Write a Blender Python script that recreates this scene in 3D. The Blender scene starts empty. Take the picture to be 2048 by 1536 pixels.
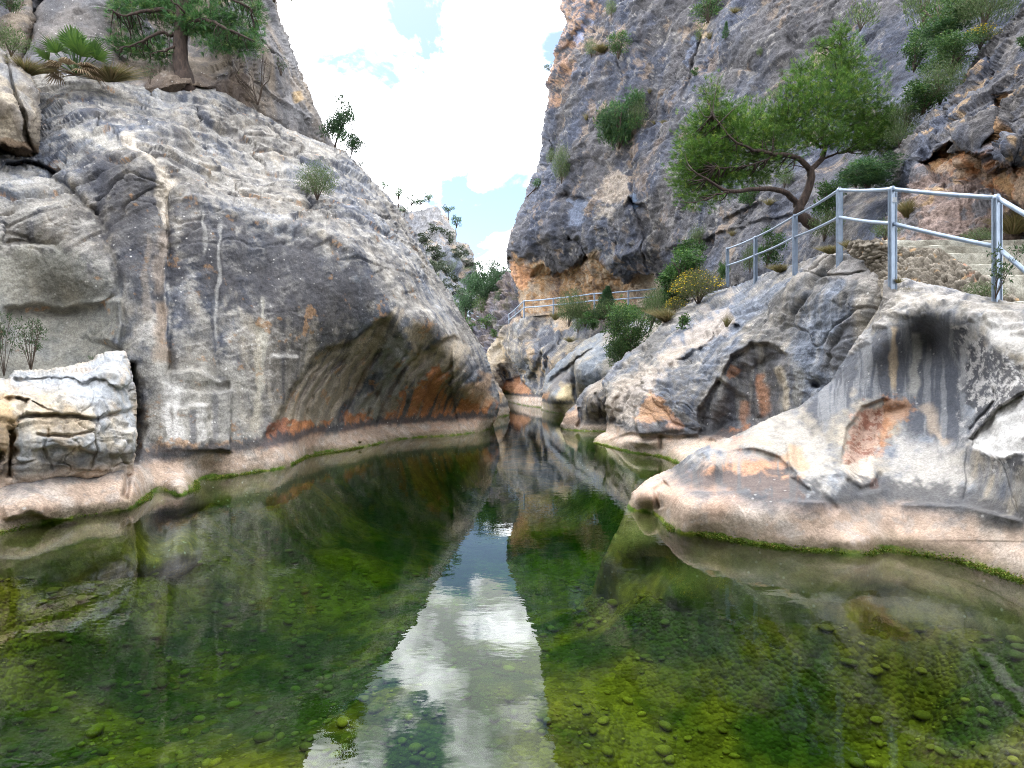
import bpy, math, random
import numpy as np
from mathutils import Vector, Matrix

random.seed(7)
rng = np.random.default_rng(11)
S = bpy.context.scene
COL = S.collection
F, CX, CY, H = 1250.0, 1024.0, 768.0, 1.5      # level camera 1.5 m above the water, 22 mm lens

def W(px, py, d):
    """world point seen at photo pixel (px, py) at depth d"""
    return np.array([(px - CX) / F * d, d, H + (CY - py) / F * d])

def dz(py, z=0.0):
    """depth of a point of height z that is seen at row py below the horizon"""
    return (H - z) * F / (py - CY)

# ------------------------------------------------------------------ noise
_G = np.array([[1,1,0],[-1,1,0],[1,-1,0],[-1,-1,0],[1,0,1],[-1,0,1],[1,0,-1],[-1,0,-1],
               [0,1,1],[0,-1,1],[0,1,-1],[0,-1,-1],[1,1,0],[-1,1,0],[0,-1,1],[0,-1,-1]], np.float32)

def _hash(x, y, z, seed):
    h = (x * np.uint32(374761393)) ^ (y * np.uint32(668265263)) ^ (z * np.uint32(2246822519)) ^ np.uint32((seed * 974634777) & 0xFFFFFFFF)
    h = (h ^ (h >> np.uint32(13))) * np.uint32(1274126177)
    return h ^ (h >> np.uint32(16))

def perlin(p, seed=0):
    fl = np.floor(p)
    f = (p - fl).astype(np.float32)
    i = fl.astype(np.int64).astype(np.uint32)
    u = f * f * f * (f * (f * 6 - 15) + 10)
    out = np.zeros(len(p), np.float32)
    for c in range(8):
        a, b, g = c & 1, (c >> 1) & 1, c >> 2
        h = _hash(i[:, 0] + np.uint32(a), i[:, 1] + np.uint32(b), i[:, 2] + np.uint32(g), seed) & np.uint32(15)
        gr = _G[h]
        d = gr[:, 0] * (f[:, 0] - a) + gr[:, 1] * (f[:, 1] - b) + gr[:, 2] * (f[:, 2] - g)
        w = (u[:, 0] if a else 1 - u[:, 0]) * (u[:, 1] if b else 1 - u[:, 1]) * (u[:, 2] if g else 1 - u[:, 2])
        out += d * w
    return out

def fbm(p, freq=1.0, oct=4, lac=2.1, gain=0.5, seed=0):
    p = np.asarray(p, np.float32) * np.float32(freq) if np.isscalar(freq) else np.asarray(p, np.float32) * np.asarray(freq, np.float32)
    out, a = np.zeros(len(p), np.float32), 1.0
    for o in range(oct):
        out += a * perlin(p, seed + o * 17)
        p = p * lac + 13.7
        a *= gain
    return out

def ridged(p, freq=1.0, oct=4, lac=2.1, gain=0.5, seed=0):
    p = np.asarray(p, np.float32) * np.asarray(freq, np.float32)
    out, a = np.zeros(len(p), np.float32), 1.0
    for o in range(oct):
        out += a * (1 - 2.2 * np.abs(perlin(p, seed + o * 31)))
        p = p * lac + 7.3
        a *= gain
    return out

def voronoi(p, freq=1.0, seed=0, want_off=False):
    """F1, F2 distances and a random value of the nearest cell"""
    p = np.asarray(p, np.float32) * np.asarray(freq, np.float32)
    fl = np.floor(p)
    f = p - fl
    i = fl.astype(np.int64).astype(np.uint32)
    f1 = np.full(len(p), 9.0, np.float32); f2 = f1.copy(); cell = np.zeros(len(p), np.float32); off = np.zeros((len(p), 3), np.float32)
    for a in (-1, 0, 1):
        for b in (-1, 0, 1):
            for c in (-1, 0, 1):
                h = _hash(i[:, 0] + np.uint32(a & 0xFFFFFFFF), i[:, 1] + np.uint32(b & 0xFFFFFFFF), i[:, 2] + np.uint32(c & 0xFFFFFFFF), seed)
                jx = (h & np.uint32(1023)) / 1023.0; jy = ((h >> np.uint32(10)) & np.uint32(1023)) / 1023.0; jz = ((h >> np.uint32(20)) & np.uint32(1023)) / 1023.0
                e = np.stack([a + jx - f[:, 0], b + jy - f[:, 1], c + jz - f[:, 2]], 1).astype(np.float32)
                d = (e * e).sum(1)
                near = d < f1
                f2 = np.where(near, f1, np.minimum(f2, d))
                cell = np.where(near, ((h * np.uint32(2654435761)) >> np.uint32(8)) / 16777216.0, cell)
                off = np.where(near[:, None], e, off)
                f1 = np.where(near, d, f1)
    if want_off: return np.sqrt(f1), np.sqrt(f2), cell.astype(np.float32), off
    return np.sqrt(f1).astype(np.float32), np.sqrt(f2).astype(np.float32), cell.astype(np.float32)

def facets(p, freq, seed, step=.5, tilt=.8, crack=.15, cw=.05):
    """fractured rock: every block stands at its own height with its own tilt, narrow cracks between"""
    w = np.stack([fbm(p, np.asarray(freq) * 1.3, 2, seed=seed + k) for k in (1, 2, 3)], 1) * .25 / np.asarray(freq, np.float32)
    f1, f2, c, off = voronoi(p + w, freq, seed, True)
    r = np.stack([np.sin(c * 91.7), np.sin(c * 157.3 + 1), np.sin(c * 233.1 + 2)], 1)
    e = f2 - f1
    return step * (c - .5) * ss(0, .08, e) + tilt * (off * r).sum(1) * .5 * ss(0, .1, e) - crack * (1 - ss(0, cw, e)) * ss(.25, .7, np.sin(c * 61) * .5 + .5)

def ss(a, b, x):
    t = np.clip((x - a) / (b - a), 0, 1)
    return t * t * (3 - 2 * t)

def mixc(c, new, m):
    m = np.clip(m, 0, 1)[..., None]
    return c * (1 - m) + np.asarray(new, np.float32) * m

# ------------------------------------------------------------------ planar helpers (photo pixels)
def line_dist(X, Y, pts):
    """distance to a polyline, side (+ on the right hand when walking along it, rows downwards) and the position 0..1 along it"""
    best = np.full(X.shape, 1e9); side = np.zeros(X.shape); tt = np.zeros(X.shape)
    L = [0.0]
    for a, b in zip(pts, pts[1:]):
        L.append(L[-1] + math.hypot(b[0] - a[0], b[1] - a[1]))
    for k, (a, b) in enumerate(zip(pts, pts[1:])):
        dx, dy = b[0] - a[0], b[1] - a[1]
        l2 = dx * dx + dy * dy + 1e-9
        t = np.clip(((X - a[0]) * dx + (Y - a[1]) * dy) / l2, 0, 1)
        ex, ey = X - a[0] - t * dx, Y - a[1] - t * dy
        d = np.hypot(ex, ey)
        m = d < best - 1e-6
        best = np.where(m, d, best)
        side = np.where(m, np.sign(dx * (Y - a[1]) - dy * (X - a[0])), side)
        tt = np.where(m, (L[k] + t * (L[k + 1] - L[k])) / L[-1], tt)
    return best, side, tt

def poly_sd(X, Y, poly):
    """signed distance to a polygon, + inside"""
    d, _, _ = line_dist(X, Y, list(poly) + [poly[0]])
    inside = np.zeros(X.shape, bool)
    n = len(poly)
    for k in range(n):
        (x0, y0), (x1, y1) = poly[k], poly[(k + 1) % n]
        if y0 == y1:
            continue
        c = ((y0 > Y) != (y1 > Y)) & (X < (x1 - x0) * (Y - y0) / (y1 - y0) + x0)
        inside ^= c
    return np.where(inside, d, -d)

# ------------------------------------------------------------------ scene bookkeeping
def tag(o, label=None, cat=None, group=None, kind=None):
    if label: o['label'] = label
    if cat: o['category'] = cat
    if group: o['group'] = group
    if kind: o['kind'] = kind
    return o

def empty(name, loc=(0, 0, 0)):
    o = bpy.data.objects.new(name, None)
    o.location = loc
    COL.objects.link(o)
    return o

def mesh_from(name, verts, faces, mat=None, parent=None, col=None, smooth=True, loc=None):
    """faces: list of integer arrays (n, 3) / (n, 4)"""
    verts = np.asarray(verts, np.float32)
    faces = [np.asarray(f, np.int32) for f in (faces if isinstance(faces, list) else [faces]) if len(f)]
    me = bpy.data.meshes.new(name)
    me.vertices.add(len(verts))
    me.vertices.foreach_set('co', verts.ravel())
    nl = sum(f.size for f in faces)
    me.loops.add(nl)
    me.loops.foreach_set('vertex_index', np.concatenate([f.ravel() for f in faces]))
    npoly = sum(len(f) for f in faces)
    me.polygons.add(npoly)
    sizes = np.concatenate([np.full(len(f), f.shape[1], np.int32) for f in faces])
    me.polygons.foreach_set('loop_start', np.concatenate([[0], np.cumsum(sizes)[:-1]]).astype(np.int32))
    me.polygons.foreach_set('use_smooth', np.full(npoly, smooth, bool))
    me.update(calc_edges=True)
    if col is not None:
        at = me.color_attributes.new('Col', 'FLOAT_COLOR', 'POINT')
        c4 = np.ones((len(verts), 4), np.float32)
        c4[:, :3] = col
        at.data.foreach_set('color', c4.ravel())
    if mat: me.materials.append(mat)
    o = bpy.data.objects.new(name, me)
    COL.objects.link(o)
    if parent: o.parent = parent
    if loc is not None: o.location = loc
    return o

# ------------------------------------------------------------------ a rock mass
class Mass:
    """A body of rock: its face is a dense relief fitted smoothly through surveyed points (photo pixel + distance), its flanks are carried back behind the outline"""
    def __init__(self, name, outline, ctrl, step=2.0, coarse=9.0, warp=(5, 0.02), rough=0.0, seed=1, dlim=(2, 400), c=45.0):
        self.name, self.seed = name, seed
        ol = np.array(outline, float)
        self.outline = outline
        x0, y0 = ol.min(0); x1, y1 = ol.max(0)
        def lines(a, b, lo, hi):
            out = []
            if a < lo: out += list(np.arange(a - 2 * step, min(b, lo), coarse))
            out += list(np.arange(max(a - 2 * step, lo), min(b + 2 * step, hi), step))
            if b > hi: out += list(np.arange(max(a, hi), b + 2 * step, coarse))
            return np.array(out)
        self.xs, self.ys = lines(x0, x1, -16, 2064), lines(y0, y1, -16, 1552)
        self.PX, self.PY = np.meshgrid(self.xs, self.ys)
        self.shape = self.PX.shape
        q = np.stack([self.PX.ravel(), self.PY.ravel(), np.full(self.PX.size, seed * 9.1)], 1)
        wa, wf = warp
        self.X = self.PX + wa * fbm(q, (wf, wf, 1), 3, seed=seed).reshape(self.shape)
        self.Y = self.PY + wa * fbm(q, (wf, wf, 1), 3, seed=seed + 5).reshape(self.shape)
        ra = rough
        self.sd = poly_sd(self.PX + ra * fbm(q, (.05, .05, 1), 4, gain=.6, seed=seed + 9).reshape(self.shape),
                          self.PY + ra * fbm(q, (.05, .05, 1), 4, gain=.6, seed=seed + 12).reshape(self.shape), outline)
        ct = np.array([(a, b, math.log(d)) for a, b, d in ctrl])
        P = ct[:, :2] / 100.0
        n = len(P)
        def phi(r2): return np.sqrt(r2 + (c / 100.0) ** 2)
        r2 = ((P[:, None] - P[None]) ** 2).sum(2)
        A = np.zeros((n + 3, n + 3))
        A[:n, :n] = phi(r2) - 1e-4 * np.eye(n)
        A[:n, n] = 1; A[:n, n + 1:] = P
        A[n:, :n] = A[:n, n:].T
        wts = np.linalg.solve(A, np.concatenate([ct[:, 2], np.zeros(3)]))
        gx, gy = self.PX.ravel() / 100.0, self.PY.ravel() / 100.0
        v = wts[n] + wts[n + 1] * gx + wts[n + 2] * gy
        for k in range(n):
            v += wts[k] * phi((gx - P[k, 0]) ** 2 + (gy - P[k, 1]) ** 2)
        self.d = np.clip(np.exp(v), *dlim).reshape(self.shape)

    def win(self, pts, margin):
        p = np.array(pts, float)
        x0, y0 = p.min(0) - margin; x1, y1 = p.max(0) + margin
        i0, i1 = np.searchsorted(self.xs, [x0, x1]); j0, j1 = np.searchsorted(self.ys, [y0, y1])
        return slice(j0, max(j1, j0)), slice(i0, max(i1, i0))

    def scarp(self, pts, amp, w=4, fall=60, taper=.12):
        """a step: the ground right of the line lies amp metres deeper, easing back over `fall` pixels"""
        s = self.win(pts, fall * 3 + 20)
        if self.X[s].size == 0: return
        d, side, t = line_dist(self.X[s], self.Y[s], pts)
        sg = d * side
        e = ss(0, taper, t) * ss(0, taper, 1 - t) if taper > 0 else 1
        self.d[s] += amp * ss(-w, w, sg) * np.exp(-np.maximum(sg, 0) / fall) * np.exp(-np.maximum(-sg, 0) / 4) * e

    def groove(self, pts, amp, w=4, taper=.1):
        s = self.win(pts, w * 4)
        if self.X[s].size == 0: return
        d, _, t = line_dist(self.X[s], self.Y[s], pts)
        e = ss(0, taper, t) * ss(0, taper, 1 - t) if taper > 0 else 1
        self.d[s] += amp * np.exp(-(d / w) ** 2) * e

    def bulge(self, c, r, amp, ang=0.0):
        s = self.win([c], max(r) * 2.6)
        if self.X[s].size == 0: return
        x, y = self.X[s] - c[0], self.Y[s] - c[1]
        a = math.radians(ang)
        u, v = x * math.cos(a) + y * math.sin(a), -x * math.sin(a) + y * math.cos(a)
        self.d[s] -= amp * np.exp(-(u / r[0]) ** 2 - (v / r[1]) ** 2)

    def dent(self, poly, amp, soft=20, edge=0):
        s = self.win(poly, soft + 10)
        if self.X[s].size == 0: return
        sd = poly_sd(self.X[s], self.Y[s], poly)
        self.d[s] += amp * ss(-edge, soft, sd)

    def round_edges(self, w, r, sel=None):
        t = np.clip(1 - self.sd / w, 0, 1)
        v = r * (1 - np.sqrt(np.maximum(1 - t * t * .98, 0)))
        if sel is not None: v = v * sel
        self.d += v

    def world(self):
        d = self.d
        self.P = np.stack([(self.PX - CX) / F * d, d, H + (CY - self.PY) / F * d], -1)
        Pb = self.P.copy()                       # displacement follows a softened normal, so steps do not tear
        for _ in range(3):
            for ax in (0, 1):
                c = np.pad(Pb, [(4, 4) if k == ax else (0, 0) for k in range(3)], mode='edge').cumsum(axis=ax)
                n_ = Pb.shape[ax]
                c = np.concatenate([np.zeros_like(np.take(c, [0], ax)), c], ax)
                Pb = (np.take(c, range(9, 9 + n_), ax) - np.take(c, range(0, n_), ax)) / 9
        gi = np.gradient(Pb, axis=1); gj = np.gradient(Pb, axis=0)
        n = np.cross(gi, gj)
        n /= np.linalg.norm(n, axis=-1, keepdims=True) + 1e-9
        fl = np.sign((n * self.P).sum(-1, keepdims=True)); fl[fl == 0] = 1
        self.N = -n * fl
        self.p = self.P.reshape(-1, 3).astype(np.float32)
        self.n = self.N.reshape(-1, 3).astype(np.float32)
        self.live = (self.sd > -3).ravel()

    def noise(self, fn):
        """displace along the normal by fn(p), only where the mass is"""
        v = np.zeros(len(self.p), np.float32)
        v[self.live] = fn(self.p[self.live])
        return v

    def push(self, v):
        self.P = self.P + self.N * (v.reshape(self.shape) * ss(-2, 10, self.sd))[..., None]
        self.p = self.P.reshape(-1, 3).astype(np.float32)

    def normals(self):
        gi = np.gradient(self.P, axis=1); gj = np.gradient(self.P, axis=0)
        n = np.cross(gi, gj); n /= np.linalg.norm(n, axis=-1, keepdims=True) + 1e-9
        fl = np.sign((n * self.P).sum(-1, keepdims=True)); fl[fl == 0] = 1
        return (-n * fl).reshape(-1, 3)

    def mask(self, poly, soft=12, ruffle=10, freq=.03, seed=0):
        out = np.zeros(self.shape, np.float32)
        s = self.win(poly, soft + ruffle + 5)
        if self.X[s].size == 0: return out.ravel()
        sd = poly_sd(self.X[s], self.Y[s], poly)
        q = np.stack([self.PX[s].ravel(), self.PY[s].ravel(), np.zeros(self.PX[s].size)], 1)
        sd = sd + ruffle * 1.6 * fbm(q, (freq, freq, 1), 4, gain=.6, seed=seed + 40).reshape(sd.shape)
        out[s] = ss(-soft * .5, soft * .5, sd)
        return out.ravel()

    def streakmask(self, pts, w, seed=0, soft=.6):
        out = np.zeros(self.shape, np.float32)
        s = self.win(pts, w * 3)
        if self.X[s].size == 0: return out.ravel()
        d, _, t = line_dist(self.X[s], self.Y[s], pts)
        q = np.stack([self.PX[s].ravel(), self.PY[s].ravel(), np.zeros(self.PX[s].size)], 1)
        ww = w * (1 + .9 * fbm(q, (.04, .02, 1), 3, seed=seed + 60).reshape(d.shape))
        out[s] = (1 - ss(ww * (1 - soft), np.maximum(ww, .5) * (1 + soft) + .1, d)) * ss(0, .08, t) * ss(0, .15, 1 - t)
        return out.ravel()

    def finish(self, col, mat, back=((.3, 2), (1.5, 6), (4, 14)), keep_bottom=True):
        sd = self.sd
        keep = sd > 0
        cell = keep[:-1, :-1] & keep[1:, :-1] & keep[:-1, 1:] & keep[1:, 1:]
        ny, nx = self.shape
        idx = np.arange(ny * nx).reshape(ny, nx)
        a, b, c, d = idx[:-1, :-1][cell], idx[:-1, 1:][cell], idx[1:, 1:][cell], idx[1:, :-1][cell]
        quads = np.stack([a, d, c, b], 1)
        e = np.concatenate([quads[:, [0, 1]], quads[:, [1, 2]], quads[:, [2, 3]], quads[:, [3, 0]]])
        key = np.sort(e, 1); key = key[:, 0].astype(np.int64) * (ny * nx) + key[:, 1]
        u, first, cnt = np.unique(key, return_index=True, return_counts=True)
        be = e[first[cnt == 1]]
        bv = np.unique(be)
        gy, gx = np.gradient(sd, self.ys, self.xs)
        gl = np.hypot(gx, gy) + 1e-9
        gx, gy = (gx / gl).ravel(), (gy / gl).ravel()
        pts = self.P.reshape(-1, 3).copy()
        sdr = np.clip(sd.ravel(), 0, 12)
        dep = np.maximum(pts[:, 1], .5)
        pts[bv, 0] -= sdr[bv] * gx[bv] / F * dep[bv]
        pts[bv, 2] += sdr[bv] * gy[bv] / F * dep[bv]
        used = np.unique(quads)
        remap = np.full(ny * nx, -1, np.int64); remap[used] = np.arange(len(used))
        V = [pts[used]]; C = [col[used]]; Fc = [remap[quads]]
        n0 = len(used)
        prev = {int(v): int(remap[v]) for v in bv}
        prev_arr = remap.copy()
        view = pts[bv] - np.array([0, 0, H]); view /= np.linalg.norm(view, axis=1, keepdims=True)
        for dist, inn in back:
            ring = pts[bv] + view * dist
            ring[:, 0] += inn * gx[bv] / F * dep[bv]
            ring[:, 2] -= inn * gy[bv] / F * dep[bv]
            new = prev_arr.copy(); new[bv] = n0 + np.arange(len(bv)); n0 += len(bv)
            V.append(ring); C.append(col[bv])
            Fc.append(np.stack([prev_arr[be[:, 0]], new[be[:, 0]], new[be[:, 1]], prev_arr[be[:, 1]]], 1))
            prev_arr = new
        o = mesh_from(self.name, np.concatenate(V), [np.concatenate(Fc)], mat, col=np.concatenate(C))
        self.flatP = pts
        self.keep = keep
        return o

    def at(self, px, py):
        """the finished surface under a photo pixel"""
        i = int(np.clip(np.searchsorted(self.xs, px), 0, len(self.xs) - 1)); j = int(np.clip(np.searchsorted(self.ys, py), 0, len(self.ys) - 1))
        return self.P[j, i].copy()

def under(shore, z1=-.55, z2=-1.9, f1=.975, f2=.93):
    """control points for the rock going on down under the water below a shoreline"""
    out = []
    for px, py in shore:
        d = dz(py)
        out.append((px, py, d))
        out.append((px, CY + (H - z1) * F / (d * f1), d * f1))
        out.append((px, CY + (H - z2) * F / (d * f2), d * f2))
    return out

def foot(shore, z2=-1.9, f2=.93):
    """the outline of the submerged foot"""
    return [(px, CY + (H - z2) * F / (dz(py) * f2)) for px, py in shore]

def bed_color(x, y):
    q = np.stack([x, y, np.zeros_like(x)], 1)
    a = fbm(q, .75, 4, gain=.6, seed=310) + .5 * fbm(q, .25, 2, seed=312)
    c = mixc(np.broadcast_to(np.float32((.165, .105, .020)), (len(x), 3)), (.036, .048, .012), ss(-.3, .35, a))
    return mixc(c, (.25, .155, .034), ss(.1, .5, -a) * .5)

def cracks(m, freq, seed, warp=.22, width=.035, rot=None, keep=.05):
    """an open joint network: thin broken lines, 0..1"""
    out = np.zeros(len(m.p), np.float32)
    q = m.p[m.live]; q = rot(q) if rot else q
    fr = np.asarray(freq, np.float32)
    w_ = np.stack([fbm(q, fr * 1.6, 4, gain=.6, seed=seed + k) for k in (1, 2, 3)], 1) * warp * 1.6 / fr
    f1, f2, c = voronoi(q + w_, fr, seed)
    on_ = ss(keep, keep + .2, fbm(q, fr * .8, 3, gain=.6, seed=seed + 7))
    out[m.live] = (1 - ss(0, width, f2 - f1)) * on_
    return out
# ------------------------------------------------------------------ materials
def nodes(name):
    m = bpy.data.materials.new(name)
    m.use_nodes = True
    nt = m.node_tree
    for n in list(nt.nodes): nt.nodes.remove(n)
    out = nt.nodes.new('ShaderNodeOutputMaterial')
    return m, nt, out

def N(nt, t, **kw):
    n = nt.nodes.new(t)
    for k, v in kw.items():
        if k in n.inputs.keys() if isinstance(k, str) else False:
            n.inputs[k].default_value = v
        else:
            setattr(n, k, v)
    return n

def rock_material(name, scale=1.0, bump=.5, speck=0.0, rough=.85, var=.42):
    m, nt, out = nodes(name)
    L = nt.links.new
    at = N(nt, 'ShaderNodeAttribute', attribute_name='Col')
    tc = N(nt, 'ShaderNodeNewGeometry')
    n1 = N(nt, 'ShaderNodeTexNoise'); n1.inputs['Scale'].default_value = 9 * scale; n1.inputs['Detail'].default_value = 8; n1.inputs['Roughness'].default_value = .68
    n2 = N(nt, 'ShaderNodeTexNoise'); n2.inputs['Scale'].default_value = 38 * scale; n2.inputs['Detail'].default_value = 6; n2.inputs['Roughness'].default_value = .7
    for n in (n1, n2): L(tc.outputs['Position'], n.inputs['Vector'])
    mr = N(nt, 'ShaderNodeMapRange'); mr.inputs['From Min'].default_value = .36; mr.inputs['From Max'].default_value = .64
    mr.inputs['To Min'].default_value = 1 - var * .6; mr.inputs['To Max'].default_value = 1 + var * .6
    L(n1.outputs['Fac'], mr.inputs['Value'])
    mr2 = N(nt, 'ShaderNodeMapRange'); mr2.inputs['From Min'].default_value = .38; mr2.inputs['From Max'].default_value = .62
    mr2.inputs['To Min'].default_value = 1 - var * .8; mr2.inputs['To Max'].default_value = 1 + var * .8
    L(n2.outputs['Fac'], mr2.inputs['Value'])
    mul = N(nt, 'ShaderNodeMath', operation='MULTIPLY'); L(mr.outputs[0], mul.inputs[0]); L(mr2.outputs[0], mul.inputs[1])
    mx = N(nt, 'ShaderNodeMix', data_type='RGBA', blend_type='MULTIPLY'); mx.inputs['Factor'].default_value = 1
    L(at.outputs['Color'], mx.inputs['A']); L(mul.outputs[0], mx.inputs['B'])
    base = mx.outputs['Result']
    if speck:
        vo = N(nt, 'ShaderNodeTexVoronoi'); vo.inputs['Scale'].default_value = 7 * scale
        L(tc.outputs['Position'], vo.inputs['Vector'])
        lt = N(nt, 'ShaderNodeMapRange'); lt.inputs['From Min'].default_value = .07; lt.inputs['From Max'].default_value = .15
        lt.inputs['To Min'].default_value = speck; lt.inputs['To Max'].default_value = 0
        L(vo.outputs['Distance'], lt.inputs['Value'])
        ns = N(nt, 'ShaderNodeTexNoise'); ns.inputs['Scale'].default_value = 1.1; L(tc.outputs['Position'], ns.inputs['Vector'])
        gt = N(nt, 'ShaderNodeMapRange'); gt.inputs['From Min'].default_value = .45; gt.inputs['From Max'].default_value = .6; L(ns.outputs['Fac'], gt.inputs['Value'])
        mm = N(nt, 'ShaderNodeMath', operation='MULTIPLY'); L(lt.outputs[0], mm.inputs[0]); L(gt.outputs[0], mm.inputs[1])
        m2 = N(nt, 'ShaderNodeMix', data_type='RGBA'); L(mm.outputs[0], m2.inputs['Factor']); L(base, m2.inputs['A']); m2.inputs['B'].default_value = (.62, .6, .57, 1)
        base = m2.outputs['Result']
    b1 = N(nt, 'ShaderNodeBump'); b1.inputs['Strength'].default_value = bump; b1.inputs['Distance'].default_value = .07 / scale
    L(n1.outputs['Fac'], b1.inputs['Height'])
    b2 = N(nt, 'ShaderNodeBump'); b2.inputs['Strength'].default_value = bump * .8; b2.inputs['Distance'].default_value = .022 / scale
    L(n2.outputs['Fac'], b2.inputs['Height']); L(b1.outputs['Normal'], b2.inputs['Normal'])
    p = N(nt, 'ShaderNodeBsdfPrincipled'); p.inputs['Roughness'].default_value = rough
    p.inputs['Specular IOR Level'].default_value = .25
    L(base, p.inputs['Base Color']); L(b2.outputs['Normal'], p.inputs['Normal']); L(p.outputs[0], out.inputs['Surface'])
    return m

def leaf_material(name, rough=.55, trans=.25):
    m, nt, out = nodes(name)
    L = nt.links.new
    at = N(nt, 'ShaderNodeAttribute', attribute_name='Col')
    p = N(nt, 'ShaderNodeBsdfPrincipled'); p.inputs['Roughness'].default_value = rough
    p.inputs['Specular IOR Level'].default_value = .3
    t = N(nt, 'ShaderNodeBsdfTranslucent')
    mx = N(nt, 'ShaderNodeMixShader'); mx.inputs['Fac'].default_value = trans
    L(at.outputs['Color'], p.inputs['Base Color']); L(at.outputs['Color'], t.inputs['Color'])
    L(p.outputs[0], mx.inputs[1]); L(t.outputs[0], mx.inputs[2]); L(mx.outputs[0], out.inputs['Surface'])
    return m

def noisy_material(name, c1, c2, scale=20, bump=.3, rough=.8, metal=0.0, stretch=(1, 1, 1), dist=.02):
    m, nt, out = nodes(name)
    L = nt.links.new
    tc = N(nt, 'ShaderNodeTexCoord')
    mp = N(nt, 'ShaderNodeMapping'); mp.inputs['Scale'].default_value = stretch; L(tc.outputs['Object'], mp.inputs['Vector'])
    n1 = N(nt, 'ShaderNodeTexNoise'); n1.inputs['Scale'].default_value = scale; n1.inputs['Detail'].default_value = 6; n1.inputs['Roughness'].default_value = .65
    L(mp.outputs[0], n1.inputs['Vector'])
    cr = N(nt, 'ShaderNodeValToRGB'); cr.color_ramp.elements[0].position = .33; cr.color_ramp.elements[1].position = .68
    cr.color_ramp.elements[0].color = (*c1, 1); cr.color_ramp.elements[1].color = (*c2, 1)
    L(n1.outputs['Fac'], cr.inputs['Fac'])
    b = N(nt, 'ShaderNodeBump'); b.inputs['Strength'].default_value = bump; b.inputs['Distance'].default_value = dist; L(n1.outputs['Fac'], b.inputs['Height'])
    p = N(nt, 'ShaderNodeBsdfPrincipled'); p.inputs['Roughness'].default_value = rough; p.inputs['Metallic'].default_value = metal
    L(cr.outputs[0], p.inputs['Base Color']); L(b.outputs[0], p.inputs['Normal']); L(p.outputs[0], out.inputs['Surface'])
    return m

M_LIME = rock_material('weathered_limestone', 1.0, .45, speck=.7, var=.32)
M_SMOOTH = rock_material('water_worn_limestone', 1.3, .30, speck=.35, var=.22)
M_ROUGH = rock_material('broken_limestone', .6, .8, speck=.0, var=.42)
M_HILL = rock_material('hill_limestone', .12, .8, speck=.0, var=.45)
M_LEAF = leaf_material('leaf')
M_NEEDLE = leaf_material('pine_needle', .6, .15)
M_BARK = noisy_material('pine_bark', (.018, .012, .010), (.065, .042, .032), 14, .9, .95, stretch=(1, 1, .35), dist=.05)
M_STEM = noisy_material('twig_bark', (.05, .035, .025), (.13, .1, .08), 30, .5, .9)
M_STEEL = noisy_material('galvanised_steel', (.21, .27, .35), (.31, .38, .49), 9, .08, .42, metal=.35, dist=.004)
M_CONC = None

# ------------------------------------------------------------------ colours of the rock
BLACK = (.05, .05, .056); DARK = (.10, .10, .112); GREY = (.19, .19, .20); LIGHT = (.36, .35, .34)
WARM = (.27, .225, .18); PALE = (.50, .39, .31); ORANGE = (.42, .165, .06); RUST = (.27, .10, .055); OCHRE = (.44, .28, .12)
MOSS = (.075, .13, .012); ALGA = (.10, .105, .035); CREAM = (.52, .46, .38)

def patina(m, dark, mid, light, f=.45, streak=1.0, seed=0, contrast=1.0):
    """the grey weathering crust: clouds of light and dark, and vertical run-off streaks"""
    p = m.p
    C = np.zeros((len(p), 3), np.float32)
    L = m.live
    q = p[L]
    s = np.stack([q[:, 0] + q[:, 1] * .6, q[:, 1] - q[:, 0] * .4, q[:, 2]], 1)
    a = fbm(q, f, 5, gain=.6, seed=seed)
    st = fbm(s, (2.2 * f * 3, 2.2 * f * 3, .12), 4, gain=.6, seed=seed + 3)
    g = fbm(q, f * 9, 4, gain=.65, seed=seed + 6)
    v = .5 + contrast * (.32 * a + .62 * streak * st + .14 * g)
    c = mixc(np.broadcast_to(np.asarray(dark, np.float32), (len(q), 3)), mid, ss(.15, .5, v))
    c = mixc(c, light, ss(.5, .95, v))
    hue = ss(-.45, .45, fbm(q, f * 1.1, 4, gain=.6, seed=seed + 9) + .35 * st)[:, None]
    c = c * (hue * np.float32((1.08, 1.0, .88)) + (1 - hue) * np.float32((.88, .975, 1.14)))
    C[L] = c
    m.v_streak = np.zeros(len(p), np.float32); m.v_streak[L] = st
    m.v_fine = np.zeros(len(p), np.float32); m.v_fine[L] = g
    m.v_big = np.zeros(len(p), np.float32); m.v_big[L] = a
    return C

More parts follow.
